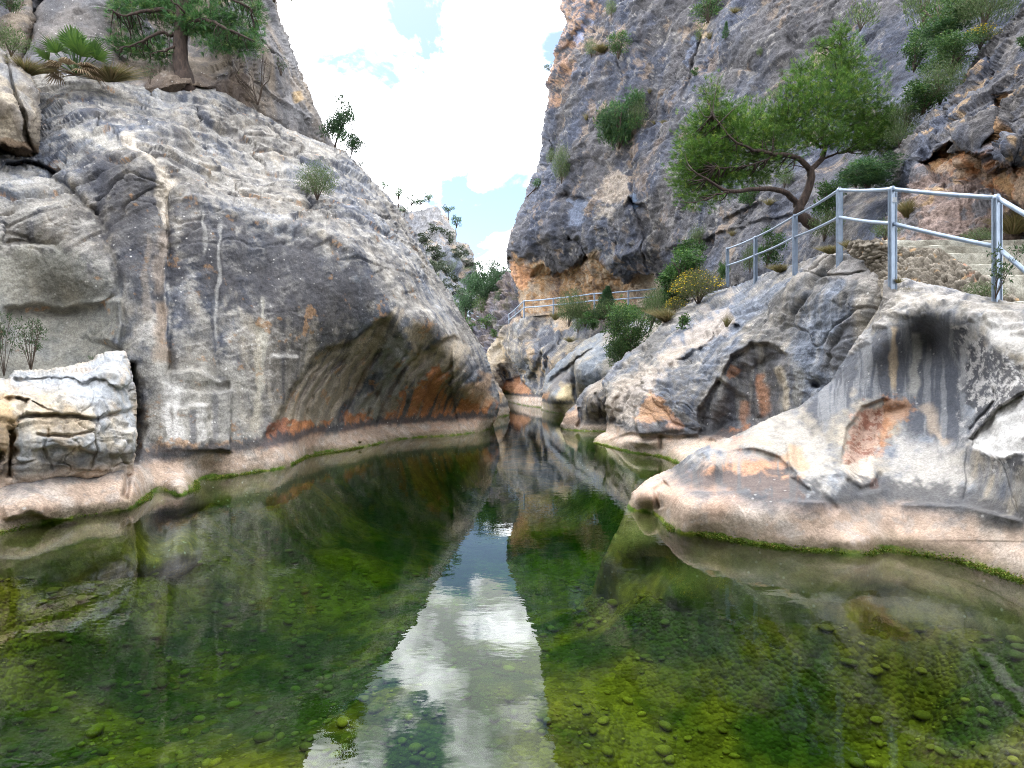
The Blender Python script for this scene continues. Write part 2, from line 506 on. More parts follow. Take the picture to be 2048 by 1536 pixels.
def flood_bands(m, C, top=.46, pale=PALE, line=.9, seed=0, moss=1.0):
    """the washed pale belt below flood level, its dark rim, the moss and the drowned foot"""
    z = m.p[:, 2]
    L = m.live
    n = np.zeros(len(z), np.float32); n2 = n.copy(); n3 = n.copy(); r = n.copy()
    n[L] = fbm(m.p[L], 1.1, 4, seed=seed + 70); n2[L] = fbm(m.p[L], 5, 4, gain=.6, seed=seed + 71); n3[L] = fbm(m.p[L], 1.7, 3, seed=seed + 73)
    r[L] = fbm(m.p[L], (7, 7, 1.2), 3, gain=.6, seed=seed + 75)
    zz = z + .045 * n + .03 * n2
    pc = mixc(np.broadcast_to(np.asarray(pale, np.float32), C.shape), (.50, .42, .355), ss(-.1, .5, n3))
    pc = mixc(pc, (.44, .30, .22), ss(.05, .5, -n) * .75)
    pc = mixc(pc, (.33, .31, .29), ss(.1, .5, n2) * .45)
    C = mixc(C, (.075, .075, .08), (ss(top - .22, top - .02, zz) * (1 - ss(top + .06, top + .16, zz + .10 * r)) * line))
    C = mixc(C, pc, (1 - ss(top - .17, top - .02, zz)))
    C = mixc(C, (.17, .14, .09), (1 - ss(.05, .17, zz + .03 * n2)) * .75)
    mg = (1 - ss(.022, .045, z + .03 * n2 + .03 * n3)) * moss * ss(-.55, -.05, n3 + .3 * n2)
    C = mixc(C, mixc(np.broadcast_to(np.float32(MOSS), C.shape), (.17, .20, .025), ss(-.1, .35, n2)), mg)
    C = mixc(C, mixc(np.broadcast_to(np.float32((.20, .17, .07)), C.shape), ALGA, ss(-.2, .3, n)), 1 - ss(-.05, 0.0, z))
    bc = bed_color(m.p[:, 0], m.p[:, 1])
    C = mixc(C, bc * (.75 + .8 * ss(-.4, .5, n2)[:, None]), (1 - ss(-.75, -.2, z + .2 * n)))
    return C
# ================================================================== the gorge
# ---------------------------------------------- lower cliff on the near bank of the pool (wall, smooth slope and undercut nose)
shoreL = [(-700, 1237), (-400, 1162), (-150, 1103), (0, 1066), (42, 1055), (127, 1036), (212, 1023), (275, 1008), (297, 996), (300, 980), (330, 976), (364, 988),
          (396, 977), (390, 964), (465, 952), (514, 944), (588, 927), (614, 914), (700, 900), (755, 889), (850, 875), (909, 871), (979, 861)]
topL = [(-700, 60), (-200, 170), (0, 190), (60, 150), (100, 143), (160, 156), (240, 165), (300, 178), (345, 170), (400, 176), (450, 186), (480, 203), (530, 232), (580, 260),
        (640, 284), (690, 303), (720, 335), (745, 362), (770, 385), (792, 412), (815, 445), (835, 478), (850, 505), (868, 540), (890, 572), (908, 602), (925, 632),
        (943, 660), (958, 682), (973, 708), (983, 744), (992, 770), (999, 795), (1000, 812), (994, 834), (979, 862)]
outL = topL + foot(shoreL)[::-1]
ctrlL = under([s for k, s in enumerate(shoreL) if k not in (8, 9, 12)]) + [
    # back of the pale belt
    (-700, 1080, 4.25), (-400, 1030, 5.3), (42, 964, 6.9), (127, 952, 7.35), (212, 945, 7.7), (262, 938, 8.2), (285, 914, 9.0), (330, 912, 9.35), (381, 909, 9.6), (508, 893, 10.7), (592, 876, 12.2), (640, 868, 13.6), (698, 861, 14.7), (755, 856, 16.2), (850, 838, 18.0), (920, 834, 19.0), (985, 834, 20.2),
    # the wall
    (-700, 700, 4.7), (-700, 100, 6.2), (-400, 800, 5.8), (-350, 450, 6.8), (-300, 200, 8.2), (-150, 700, 8.2), (-150, 400, 9.2),
    (20, 880, 8.6), (20, 700, 9.5), (20, 500, 10.0), (20, 380, 10.5), (20, 320, 11.4), (20, 230, 13.0), (100, 430, 10.4), (100, 350, 11.3), (200, 470, 10.5), (240, 640, 10.1), (130, 610, 10.35), (160, 560, 10.1), (250, 850, 9.4), (150, 720, 10.0),
    (300, 860, 9.45), (300, 700, 9.8), (300, 520, 10.4), (310, 400, 10.9), (290, 320, 11.2), (200, 330, 11.3), (230, 280, 12.0), (130, 260, 12.4), (150, 200, 13.3), (100, 160, 14.0), (300, 225, 14.2),
    (400, 850, 9.95), (400, 700, 10.4), (400, 520, 10.9), (400, 420, 11.4), (400, 350, 12.7), (400, 280, 14.2), (400, 200, 15.8), (345, 175, 16.0),
    (520, 850, 11.0), (520, 700, 11.4), (520, 540, 11.9), (520, 440, 12.6), (520, 370, 14.3), (520, 300, 16.2), (540, 250, 17.6), (480, 215, 17.0),
    (620, 650, 12.3), (640, 540, 12.6), (640, 460, 13.4), (640, 390, 15.2), (640, 320, 18.0), (640, 288, 19.4),
    (735, 600, 13.3), (740, 520, 13.8), (750, 460, 15.6), (740, 400, 18.0), (722, 340, 20.5),
    (800, 600, 14.2), (810, 540, 15.8), (800, 470, 18.3), (815, 448, 20.8),
    (850, 640, 15.2), (870, 580, 18.6), (890, 574, 20.6), (850, 700, 15.8), (905, 665, 17.0), (930, 640, 20.4), (950, 710, 18.8), (962, 692, 20.8),
    (970, 770, 19.4), (992, 780, 20.8), (900, 770, 17.4), (850, 780, 16.9), (800, 780, 15.9), (750, 780, 15.3), (700, 780, 14.6), (640, 780, 13.1), (580, 800, 12.0), (960, 815, 19.7)]
L1 = Mass('cliff', outL, ctrlL, step=2.0, warp=(5, .018), rough=2.0, seed=3, dlim=(2.2, 30))
# first scallop under the lip, second scallop at the nose
L1.scarp([(520, 884), (548, 842), (575, 790), (612, 735), (652, 694), (700, 683), (730, 660), (756, 640), (785, 622)], .45, 9, 120, .08)
L1.scarp([(690, 848), (730, 800), (772, 760), (830, 712), (880, 684), (908, 672), (935, 690)], .42, 8, 100, .1)
L1.bulge((800, 690), (34, 60), .55, -20); L1.bulge((745, 815), (40, 26), .4, -20)
L1.bulge((860, 635), (30, 30), .45); L1.bulge((930, 790), (35, 28), .3)
for k in range(9):                                              # flutes that run down the scallops
    x = 560 + k * 24
    L1.groove([(x + 92, 668 + k * 2 + max(0, 6 - k) * 8), (x + 45, 750), (x + 10, 812), (x - 8, 868)], .10 + .06 * (k % 3), 5, .15)
for k in range(7):
    x = 750 + k * 26
    L1.groove([(x + 95, 690 + k * 6), (x + 40, 752 + k * 3), (x + 5, 812), (x - 4, 838)], .13, 4.5, .2)
# the smooth shoulder: an angular edge, the white runnel, benches and long cracks
L1.scarp([(338, 860), (332, 600), (335, 480), (322, 372), (300, 322), (235, 268), (160, 225)], .22, 8, 45, .25)
L1.groove([(322, 372), (330, 470), (318, 600), (328, 690), (345, 780)], .2, 12, .12)
L1.groove([(430, 430), (436, 560), (430, 700), (432, 800)], .07, 8); L1.groove([(520, 452), (528, 540), (520, 690)], .05, 7)

L1.scarp([(190, 256), (290, 248), (330, 239), (345, 256), (420, 270), (470, 272), (520, 262)][::-1], .35, 3, 30, .1)
L1.scarp([(440, 240), (490, 234), (560, 258), (630, 300)][::-1], .3, 3, 30)
L1.scarp([(500, 430), (560, 446), (640, 452), (655, 470)][::-1], .45, 4, 40); L1.scarp([(600, 412), (650, 432), (690, 470), (740, 480)][::-1], .4, 4, 40)
L1.scarp([(400, 385), (460, 402), (520, 430)][::-1], .4, 5, 50); L1.scarp([(350, 300), (450, 330), (560, 352), (640, 356)][::-1], .3, 6, 60)
L1.scarp([(540, 330), (620, 340), (700, 400), (760, 430)][::-1], .3, 5, 60); L1.scarp([(770, 480), (800, 492), (840, 530), (862, 540)][::-1], .5, 3, 30)
L1.groove([(800, 590), (830, 585), (850, 610), (868, 640)], .15, 4)
# pale bench at the foot, joint behind the boulder, hollow of the grey buttress
L1.scarp([(460, 780), (462, 905)], -.25, 4, 40, .05); L1.scarp([(456, 760), (462, 880)], .12, 5, 30)
L1.scarp([(340, 812), (420, 808)], -.10, 5, 30); L1.scarp([(330, 745), (390, 742), (450, 768)], -.12, 6, 50)
L1.scarp([(540, 712), (600, 716)], -.08, 5, 25)
L1.groove([(262, 720), (272, 820), (268, 935)], .6, 9, .05)
L1.scarp([(0, 618), (60, 612), (130, 618), (200, 606), (240, 588)], .25, 10, 50, .1)
L1.scarp([(240, 590), (246, 650), (232, 700)], -.35, 8, 40); L1.groove([(205, 440), (225, 520), (250, 600)], .10, 10)
L1.scarp([(0, 345), (60, 352), (130, 380), (190, 440), (205, 470)][::-1], .22, 8, 50); L1.scarp([(0, 490), (110, 500), (120, 512)][::-1], .25, 4, 40)
L1.groove([(0, 330), (75, 330), (120, 350)], .4, 6)
# lobes of the washed ledge
L1.bulge((340, 962), (55, 22), .28, 10); L1.bulge((120, 1010), (120, 22), .12); L1.groove([(246, 1002), (256, 962), (268, 925)], .22, 7, .1)
L1.scarp([(0, 1040), (60, 1022), (110, 1040), (160, 1046)][::-1], -.1, 6, 40)
L1.groove([(330, 372), (400, 402), (470, 424), (540, 446), (620, 462), (700, 492), (770, 540)], -.22, 15, .15); L1.groove([(100, 345), (150, 360), (195, 430)], -.2, 14, .2)
L1.round_edges(26, 1.6, sel=ss(700, 640, L1.PY * .35 + (900 - L1.PX) * .0 + 300) * 0 + (L1.PX > 560))
L1.world()
p = L1.p; NL = L1.noise
tilt = np.stack([p[:, 0] * .8 + p[:, 2] * .6, p[:, 1], p[:, 2] * .8 - p[:, 0] * .6], 1)        # bedding that dips along the wall
def tl(a): return np.stack([a[:, 0] * .8 + a[:, 2] * .6, a[:, 1], a[:, 2] * .8 - a[:, 0] * .6], 1)
zf = ss(.25, .7, p[:, 2]); up = ss(3.2, 6, p[:, 2] - .08 * p[:, 1] + 1.0)
wall = 1 - .6 * up
v = NL(lambda a: .13 * fbm(a, .5, 4, seed=1)) * (.3 + .7 * zf) * (1 - .45 * (1 - up))
v += NL(lambda a: .035 * ridged(tl(a), (.8, .8, 4.0), 4, gain=.6, seed=2)) * (.15 + .9 * up) * zf
v += NL(lambda a: .016 * fbm(a, 3.0, 5, gain=.65, seed=3)) * zf + NL(lambda a: .007 * fbm(a, 7, 4, gain=.65, seed=4))
v += NL(lambda a: facets(tl(a), (.45, .45, 1.3), 5, .16, .16, .12)) * up * zf + NL(lambda a: facets(tl(a), (1.4, 1.4, 2.2), 15, .035, .06, .035)) * (.2 + .6 * up) * zf
ck = cracks(L1, (.42, .42, .8), 900, rot=tl, warp=.14) * zf * up
L1.push(v - .05 * ck)
p = L1.p; nz = L1.normals()[:, 2]
C = patina(L1, (.075, .076, .085), (.145, .144, .147), (.265, .255, .24), .35, 1.0, 20)
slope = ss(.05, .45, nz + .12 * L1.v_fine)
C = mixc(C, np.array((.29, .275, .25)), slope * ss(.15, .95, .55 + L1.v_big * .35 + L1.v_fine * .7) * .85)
sl = np.zeros(len(p), np.float32); sl[L1.live] = fbm(tl(p[L1.live]), (.8, .8, 7.5), 4, gain=.65, seed=24)
C = C * (1 + .42 * sl * (.25 + .75 * slope))[:, None].clip(.4, 1.7)
pit = np.zeros(len(p), np.float32); f1_, f2_, c_ = voronoi(tl(p[L1.live]), (1.6, 1.6, 3.2), 25); pit[L1.live] = (1 - ss(.10, .24, f1_)) * (c_ > .72)
C = mixc(C, (.05, .045, .04), pit * .6 * (.2 + .8 * up))
C = mixc(C, (.23, .225, .185), L1.mask([(-300, 470), (110, 500), (235, 560), (255, 720), (260, 960), (-300, 960)], 60, 25) * .6)       # grey-green buttress
C = mixc(C, (.31, .295, .26), L1.mask([(280, 700), (480, 740), (520, 900), (280, 910)], 60, 30) * .6)
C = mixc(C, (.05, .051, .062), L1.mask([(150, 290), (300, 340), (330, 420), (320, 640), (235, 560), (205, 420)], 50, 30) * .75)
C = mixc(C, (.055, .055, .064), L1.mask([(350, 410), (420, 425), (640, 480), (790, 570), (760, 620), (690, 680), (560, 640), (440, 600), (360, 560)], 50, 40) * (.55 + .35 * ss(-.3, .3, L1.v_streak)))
for a, w, c, k in [([(312, 335), (330, 372), (326, 430), (330, 470)], 11, CREAM, .9), ([(330, 462), (318, 520), (316, 600)], 12, (.36, .30, .25), .7), ([(318, 600), (322, 680), (330, 740)], 12, (.34, .27, .21), .8),
                   ([(438, 440), (434, 500), (437, 560), (430, 640), (428, 700)], 3, (.42, .41, .39), .55), ([(405, 420), (407, 470), (405, 520)], 2.5, (.40, .39, .36), .4), ([(520, 640), (516, 760), (510, 880)], 9, (.42, .38, .3), .6),
                   ([(345, 760), (345, 895)], 14, (.55, .53, .5), .8), ([(400, 800), (402, 890)], 9, (.5, .48, .45), .7), ([(385, 815), (386, 900)], 5, (.1, .1, .11), .7), ([(430, 780), (432, 890)], 6, (.11, .11, .12), .6),
                   ([(250, 740), (300, 745), (340, 740)], 10, (.5, .48, .44), .6), ([(540, 716), (570, 712), (600, 718)], 4, (.45, .43, .4), .35), ([(330, 812), (380, 809), (425, 810)], 4, (.45, .43, .4), .35),
                   ([(525, 590), (528, 690), (520, 800)], 5, (.42, .4, .34), .6), ([(300, 470), (290, 560), (300, 650)], 6, (.30, .25, .2), .4),
                   ([(240, 270), (300, 322), (325, 372)], 7, CREAM, .7), ([(130, 262), (200, 275), (250, 300)], 10, (.45, .42, .36), .6)]:
    C = mixc(C, c, L1.streakmask(a, w, seed=int(a[0][0])) * k)
# undercut: brown water-streaks, orange at the base
hol = np.maximum(L1.mask([(520, 884), (548, 842), (575, 790), (612, 735), (652, 692), (700, 682), (745, 642), (788, 616), (806, 634), (770, 690), (740, 745), (690, 810), (650, 856), (590, 876)], 10, 7),
                 L1.mask([(690, 852), (730, 800), (772, 758), (830, 712), (880, 682), (910, 668), (945, 700), (915, 760), (985, 788), (1004, 810), (998, 842), (850, 854)], 14, 8))
qd = np.stack([L1.X.ravel() * .93 + L1.Y.ravel() * .37, L1.Y.ravel() * .93 - L1.X.ravel() * .37, np.zeros(len(p))], 1)
stk = fbm(qd, (.055, .006, 1), 4, gain=.65, seed=33); stk2 = fbm(qd, (.14, .012, 1), 3, gain=.65, seed=37)
sc = mixc(np.broadcast_to(np.float32((.32, .275, .215)), C.shape), (.115, .105, .096), ss(.12, .45, stk)); sc = mixc(sc, (.40, .33, .235), ss(.1, .4, -stk) * .8); sc = mixc(sc, (.40, .33, .23), ss(.25, .5, stk2) * .5)
C = mixc(C, sc, hol * .72)
C = mixc(C, (.30, .30, .30), L1.mask([(760, 690), (810, 660), (820, 720), (800, 780), (770, 800), (760, 740)], 20, 12) * .75)
C = mixc(C, (.33, .27, .18), L1.mask([(810, 660), (850, 640), (870, 690), (830, 730)], 16, 14) * .7)
C = mixc(C, (.30, .30, .27), L1.mask([(690, 850), (700, 810), (740, 790), (765, 800), (760, 845)], 14, 10) * .8)
ob = L1.mask([(520, 872), (560, 838), (640, 846), (690, 822), (735, 832), (770, 838), (800, 800), (835, 775), (870, 730), (888, 735), (890, 785), (960, 792), (1002, 800), (998, 842), (850, 850), (700, 870), (520, 900)], 8, 10, .05)
C = mixc(C, mixc(np.broadcast_to(np.float32(ORANGE), C.shape), RUST, ss(-.1, .4, L1.v_big + stk)), ob * ss(-.32, .05, -stk * .9 + .12) * .85)
C = mixc(C, (.40, .27, .17), L1.mask([(925, 770), (985, 745), (990, 800), (950, 810)], 12, 10) * .7)
C = mixc(C, (.42, .24, .12), L1.mask([(240, 880), (480, 880), (520, 885), (520, 906), (240, 918)], 6, 12, .08) * .6 * ss(0, .4, fbm(p, 3, 3, seed=50) + .15))
C = mixc(C, (.38, .22, .11), ss(.55, .75, fbm(p, 1.9, 4, gain=.7, seed=55)) * .6 * (1 - slope) * zf)
C = mixc(C, (.05, .048, .046), ck * .55)
C = flood_bands(L1, C, .47, seed=1, pale=(.43, .325, .25))
o = tag(L1.finish(C, M_LIME, back=((.3, 2), (1.5, 5), (5, 12), (14, 30))), 'grey limestone cliff with streaked undercut nose rising from the green pool', 'cliff', kind='structure')

# ---------------------------------------------- brown cliff that leans back above it
outU = [(-700, -420), (440, -420), (500, -150), (548, -10), (553, 12), (560, 44), (577, 79), (588, 109), (601, 147), (615, 178), (632, 219), (649, 253), (672, 290), (700, 330), (640, 380), (300, 330), (-100, 380), (-700, 300)]
ctrlU = [(-700, -420, 12), (-200, -420, 17), (200, -420, 21), (430, -420, 26), (-700, 280, 8.5), (-200, 250, 13), (0, 250, 14.8), (0, 100, 15.6), (0, 0, 16), (100, 60, 15.8), (220, 100, 16), (200, 10, 16.8), (130, 160, 14.8), (60, 130, 15.0), (375, 178, 15.7), (375, 147, 15.8), (375, 128, 17.2), (430, 150, 16.5), (430, 126, 17.6), (320, 152, 15.3), (310, 128, 16.7), (300, 190, 15.3), (480, 190, 18), (450, 100, 17.6), (480, 40, 18.5), (520, 120, 19), (560, 200, 20), (590, 150, 22), (640, 270, 22.5), (550, 20, 23), (600, 230, 21), (640, 370, 22), (300, 320, 15.6), (430, -100, 22), (200, -100, 18.5)]
U1 = Mass('cliff', outU, ctrlU, step=2.0, warp=(6, .015), rough=3, seed=5, dlim=(5, 60))
U1.scarp([(290, 150), (340, 152), (375, 140), (430, 140), (490, 148)], .25, 6, 40, .2)
U1.scarp([(560, 60), (600, 170), (650, 275)][::-1], .5, 5, 60); U1.scarp([(60, 60), (85, 0), (100, -80)], .8, 5, 60); U1.groove([(40, 170), (60, 100), (70, 30), (90, -40)], .8, 14)
U1.round_edges(40, 3.0, sel=(U1.PX > 400))
U1.world()
p = U1.p; NL = U1.noise
v = NL(lambda a: .25 * fbm(a, .3, 3, seed=6) + .03 * ridged(tl(a), (.7, .7, 2.0), 4, seed=7) + .03 * fbm(a, 2.2, 5, gain=.66, seed=8))
bl = NL(lambda a: facets(tl(a), (.25, .25, .5), 6, .22, .25, .14) + facets(tl(a), (.9, .9, 1.8), 16, .05, .06, .03))
ck = cracks(U1, (.3, .3, .6), 905, rot=tl)
U1.push(v + bl - .06 * ck)
C = patina(U1, (.075, .068, .066), (.135, .118, .104), (.215, .19, .168), .25, .7, 60)
C = mixc(C, (.085, .06, .045), U1.mask([(280, 140), (400, 140), (500, 150), (520, 200), (480, 260), (300, 260)], 12, 10) * .7)
C = mixc(C, (.13, .13, .14), U1.mask([(60, -60), (220, -60), (230, 150), (60, 120)], 30, 30) * .6)
C = mixc(C, (.36, .24, .10), U1.streakmask([(592, 185), (600, 205)], 6) * .7)
C = mixc(C, (.04, .036, .034), ck * .55)
o = tag(U1.finish(C, M_LIME, back=((.4, 3), (2, 9), (8, 30))), 'brown grey cliff leaning back behind the fan palm ledge', 'cliff', kind='structure')

# ---------------------------------------------- cracked block wedged at the ledge
outB = [(-160, 70), (-40, 84), (0, 96), (20, 113), (44, 133), (66, 155), (77, 191), (85, 232), (82, 273), (73, 318), (34, 316), (0, 297), (-60, 300), (-160, 310)]
ctrlB = [(-160, 90, 10.4), (-40, 110, 11.8), (30, 140, 12), (70, 200, 11.6), (70, 300, 11.3), (30, 300, 11), (0, 250, 10.9), (-60, 280, 10.2), (-160, 290, 9.6), (20, 200, 11), (-80, 180, 10.3), (50, 250, 11)]
B1 = Mass('wedged_block', outB, ctrlB, step=2, warp=(4, .02), rough=3, seed=8, dlim=(8, 14))
B1.groove([(12, 110), (26, 170), (50, 240), (68, 310)], .35, 4, .02); B1.scarp([(0, 282), (30, 300), (75, 306)], .5, 3, 30)
B1.round_edges(16, .7); B1.world(); NL = B1.noise
B1.push(NL(lambda a: .12 * fbm(a, .9, 4, seed=9) + .05 * fbm(a, 3.2, 5, gain=.6, seed=10)))
C = patina(B1, (.09, .082, .075), (.17, .155, .14), (.28, .26, .225), .5, .5, 80); C = mixc(C, (.11, .07, .04), B1.mask([(0, 280), (80, 290), (80, 330), (0, 330)], 8, 6) * .8)
o = tag(B1.finish(C, M_LIME, back=((.2, 2), (.8, 6), (2.0, 14))), 'brown cracked rock block wedged on the ledge beside the fan palm', 'rock block')

# ---------------------------------------------- pale layered boulder at the water's edge
outP = [(-170, 752), (-40, 748), (15, 758), (30, 743), (85, 738), (140, 731), (182, 720), (212, 704), (250, 702), (260, 721), (267, 763), (275, 789), (273, 831), (271, 880), (269, 915), (266, 950), (240, 962), (212, 962), (127, 966), (42, 982), (0, 996), (-170, 1040)]
ctrlP = [(-170, 1020, 5.9), (-170, 800, 6.2), (-170, 760, 7), (0, 975, 6.72), (42, 962, 6.85), (127, 949, 7.3), (212, 943, 7.65), (258, 940, 8.1), (20, 880, 6.75), (100, 880, 7.1), (200, 880, 7.5), (262, 880, 8.1), (20, 800, 6.9), (100, 790, 7.25), (200, 790, 7.7), (262, 800, 8.4), (40, 752, 7.7), (85, 741, 8.3), (140, 734, 8.5), (182, 724, 8.6), (212, 707, 8.8), (250, 705, 9.0), (220, 745, 8.1), (120, 760, 7.7), (20, 775, 7.2)]
P1 = Mass('layered_boulder', outP, ctrlP, step=2, warp=(4, .03), rough=3, seed=12, dlim=(5, 10))
P1.scarp([(15, 842), (60, 832), (118, 829), (186, 838), (254, 822), (275, 815)], .10, 4, 18, .03); P1.groove([(15, 842), (60, 832), (118, 829), (186, 838), (254, 822)], .12, 3); P1.bulge((120, 900), (110, 50), .16)
P1.scarp([(17, 764), (76, 752), (127, 759), (161, 765), (207, 761), (237, 776), (270, 770)], .18, 4, 22, .05)
P1.scarp([(0, 800), (40, 792), (60, 800), (40, 835)], .2, 3, 20); P1.groove([(190, 780), (188, 840), (192, 900), (180, 945)], .05, 3); P1.groove([(100, 850), (90, 900), (105, 945)], .04, 3)
P1.groove([(20, 850), (26, 900), (18, 960)], .25, 7); P1.groove([(70, 870), (130, 872), (190, 862)], .08, 3); P1.scarp([(60, 900), (140, 895), (200, 905)], .1, 4, 20); P1.groove([(-100, 935), (-10, 930), (12, 900)], .15, 6)
P1.round_edges(14, .5); P1.world(); NL = P1.noise
bl = NL(lambda a: facets(a, (1.5, 1.5, 2.6), 9, .05, .07, .04) + facets(a, (4, 4, 7), 19, .012, .02, .012))
P1.push(NL(lambda a: .05 * fbm(a, 1.3, 3, seed=11) + .012 * ridged(a, (2.2, 2.2, 4), 4, seed=12) + .010 * fbm(a, 7, 4, gain=.65, seed=14)) + bl)
C = patina(P1, (.27, .265, .255), (.40, .395, .39), (.49, .485, .475), .9, .5, 90)
C = mixc(C, (.50, .38, .25), ss(.2, .55, fbm(P1.p, 1.6, 4, gain=.6, seed=95)) * .4)
C = mixc(C, (.47, .32, .17), P1.mask([(-20, 780), (25, 790), (35, 960), (-20, 980)], 14, 10) * .6)
C = mixc(C, (.14, .14, .14), ss(.36, .55, ridged(P1.p, 2.5, 3, seed=97) - .95) * .4)
ck = cracks(P1, (1.3, 1.3, 2.0), 925, width=.03, keep=-.1)
C = mixc(C, (.12, .105, .09), ck * .5)
C = C * np.float32((1.03, .985, .90))
C = flood_bands(P1, C, .60, seed=5, line=.55)
o = tag(P1.finish(C, M_SMOOTH, back=((.15, 2), (.6, 5), (1.6, 10))), 'pale layered boulder standing on the pink ledge by the water', 'boulder')

# ---------------------------------------------- hump behind the nose
outN = [(960, 740), (985, 752), (1003, 778), (1016, 800), (1019, 818), (1018, 831), (1012, 870), (960, 880), (930, 800)]
N1 = Mass('rock_hump', outN, under([(1018, 831), (985, 835), (940, 835)]) + [(985, 755, 31), (1003, 780, 30), (1016, 802, 29.8), (960, 745, 30), (990, 800, 28.5), (960, 800, 27.5), (1005, 820, 29)], step=2, warp=(2, .04), rough=2, seed=13, dlim=(24, 33))
N1.round_edges(10, 1.0); N1.world(); N1.push(N1.noise(lambda a: .15 * fbm(a, .8, 5, gain=.6, seed=15)))
C = patina(N1, (.10, .09, .08), (.18, .155, .13), (.3, .26, .2), .5, .6, 100); C = mixc(C, (.33, .2, .1), N1.mask([(970, 760), (1000, 790), (1000, 820), (970, 810)], 8, 8) * .6); C = flood_bands(N1, C, .5, seed=6)
tag(N1.finish(C, M_LIME, back=((.4, 2), (2, 5), (5, 9))), 'small brown rock hump peeking out behind the undercut cliff nose', 'rock', kind='structure')

# ---------------------------------------------- great grey cliff across the water
outG = [(1190, -480), (1150, -150), (1125, 0), (1123, 20), (1135, 43), (1125, 66), (1109, 102), (1104, 137), (1102, 168), (1096, 203), (1086, 250), (1084, 289), (1080, 316), (1066, 352), (1053, 379), (1041, 414), (1027, 449), (1018, 484), (1016, 508), (1020, 535), (1028, 563), (1036, 590), (1046, 640), (1060, 690), (1500, 700), (1900, 700), (2500, 560), (2500, -480)]
ctrlG = [(1190, -480, 62), (1600, -480, 42), (2000, -480, 30), (2500, -480, 24), (1150, -150, 53), (1125, 0, 49.5), (1109, 102, 48.5), (1102, 168, 48), (1084, 289, 47.5), (1053, 379, 47), (1018, 490, 47), (1030, 560, 47.5), (1050, 640, 47.5), (1060, 690, 47.5),
         (1180, 0, 45), (1160, 150, 43.5), (1150, 300, 42), (1120, 400, 43), (1090, 490, 43.5), (1300, 0, 39), (1250, 150, 38.5), (1240, 300, 37), (1230, 400, 36.5), (1180, 480, 39), (1250, 520, 36), (1290, 480, 33.5),
         (1120, 580, 44.5), (1200, 590, 42), (1260, 600, 39.5), (1310, 570, 35.5), (1310, 640, 36), (1100, 660, 45),
         (1450, 0, 32), (1400, 150, 31.5), (1400, 300, 29), (1380, 420, 28.5), (1380, 520, 28), (1400, 640, 27), (1600, 0, 26), (1550, 150, 25.5), (1550, 300, 23), (1500, 420, 22.5), (1450, 520, 24), (1520, 500, 20), (1600, 420, 18), (1560, 560, 17),
         (1750, -50, 23), (1700, 120, 21.5), (1720, 250, 18.5), (1700, 350, 16.5), (1700, 440, 13.6), (1650, 480, 14.5), (1760, 440, 12.5), (1850, 50, 19), (1800, 200, 17), (1790, 300, 14), (1950, 0, 18), (2000, -150, 19), (1900, 550, 11.5), (2300, 300, 14), (2500, 550, 10), (1700, 600, 13)]
G1 = Mass('cliff', outG, ctrlG, step=2, warp=(7, .02), rough=4, seed=15, dlim=(8, 90))
# overhanging lip and the hollow beneath it
G1.scarp([(1018, 508), (1040, 520), (1062, 545), (1085, 530), (1113, 549), (1137, 534), (1160, 512), (1178, 503), (1197, 504), (1219, 525), (1254, 557), (1281, 544), (1312, 548)], 1.9, 3, 70, .02)
G1.scarp([(1137, 380), (1150, 396), (1172, 402)], 1.2, 3, 26, .2); G1.scarp([(1262, 395), (1285, 408), (1302, 400)], 1.0, 3, 18, .2)
G1.groove([(1137, 475), (1160, 480), (1185, 510)], .8, 6); G1.groove([(1262, 290), (1262, 350), (1275, 400), (1282, 470), (1300, 540)], .4, 4); G1.groove([(1245, 110), (1248, 180), (1258, 290)], .3, 4)
G1.groove([(1104, 140), (1130, 110), (1175, 50), (1190, 0)], 1.0, 10); G1.scarp([(1118, 270), (1100, 330), (1095, 300)], .8, 5, 30)
G1.groove([(1300, 40), (1290, 120), (1296, 190), (1290, 250)], .6, 7); G1.groove([(1395, 60), (1390, 110), (1376, 160), (1370, 220)], .6, 6)
G1.scarp([(1180, 122), (1240, 110), (1300, 90)][::-1], .8, 4, 40); G1.scarp([(1400, 146), (1470, 140), (1530, 160)][::-1], .6, 4, 30); G1.scarp([(1280, 258), (1330, 252), (1360, 240)][::-1], .7, 4, 30)
G1.scarp([(1560, 80), (1620, 110), (1700, 60)][::-1], .6, 5, 50); G1.scarp([(1430, 440), (1480, 420), (1540, 400)], .5, 5, 50); G1.scarp([(1400, 480), (1470, 455), (1560, 430), (1600, 420)], .5, 5, 60); G1.scarp([(1330, 500), (1400, 478), (1440, 480)], .4, 4, 40)
G1.bulge((1250, 400), (60, 70), 1.0); G1.bulge((1200, 440), (50, 60), .8); G1.bulge((1100, 440), (35, 50), .8); G1.bulge((1270, 500), (40, 30), .8); G1.bulge((1680, 300), (30, 60), -1.0, 30)
for q in [(1150, 60, 40, 50, .9), (1400, 230, 60, 80, .8), (1500, 100, 50, 60, .6), (1320, 340, 40, 60, .8)]: G1.bulge(q[:2], q[2:4], q[4])
G1.round_edges(22, 3.2, sel=(G1.PX < 1400)); G1.world(); p = G1.p; NL = G1.noise
def tg(a): return np.stack([a[:, 0] * .9 - a[:, 2] * .43, a[:, 1], a[:, 2] * .9 + a[:, 0] * .43], 1)
far = np.clip(p[:, 1] / 35, .35, 1.3)
v = NL(lambda a: .42 * fbm(a, .15, 3, seed=16) + .11 * fbm(a, 1.0, 5, gain=.72, seed=17)) * far + NL(lambda a: .06 * ridged(tg(a), (.3, .3, .75), 5, gain=.6, seed=18)) * far
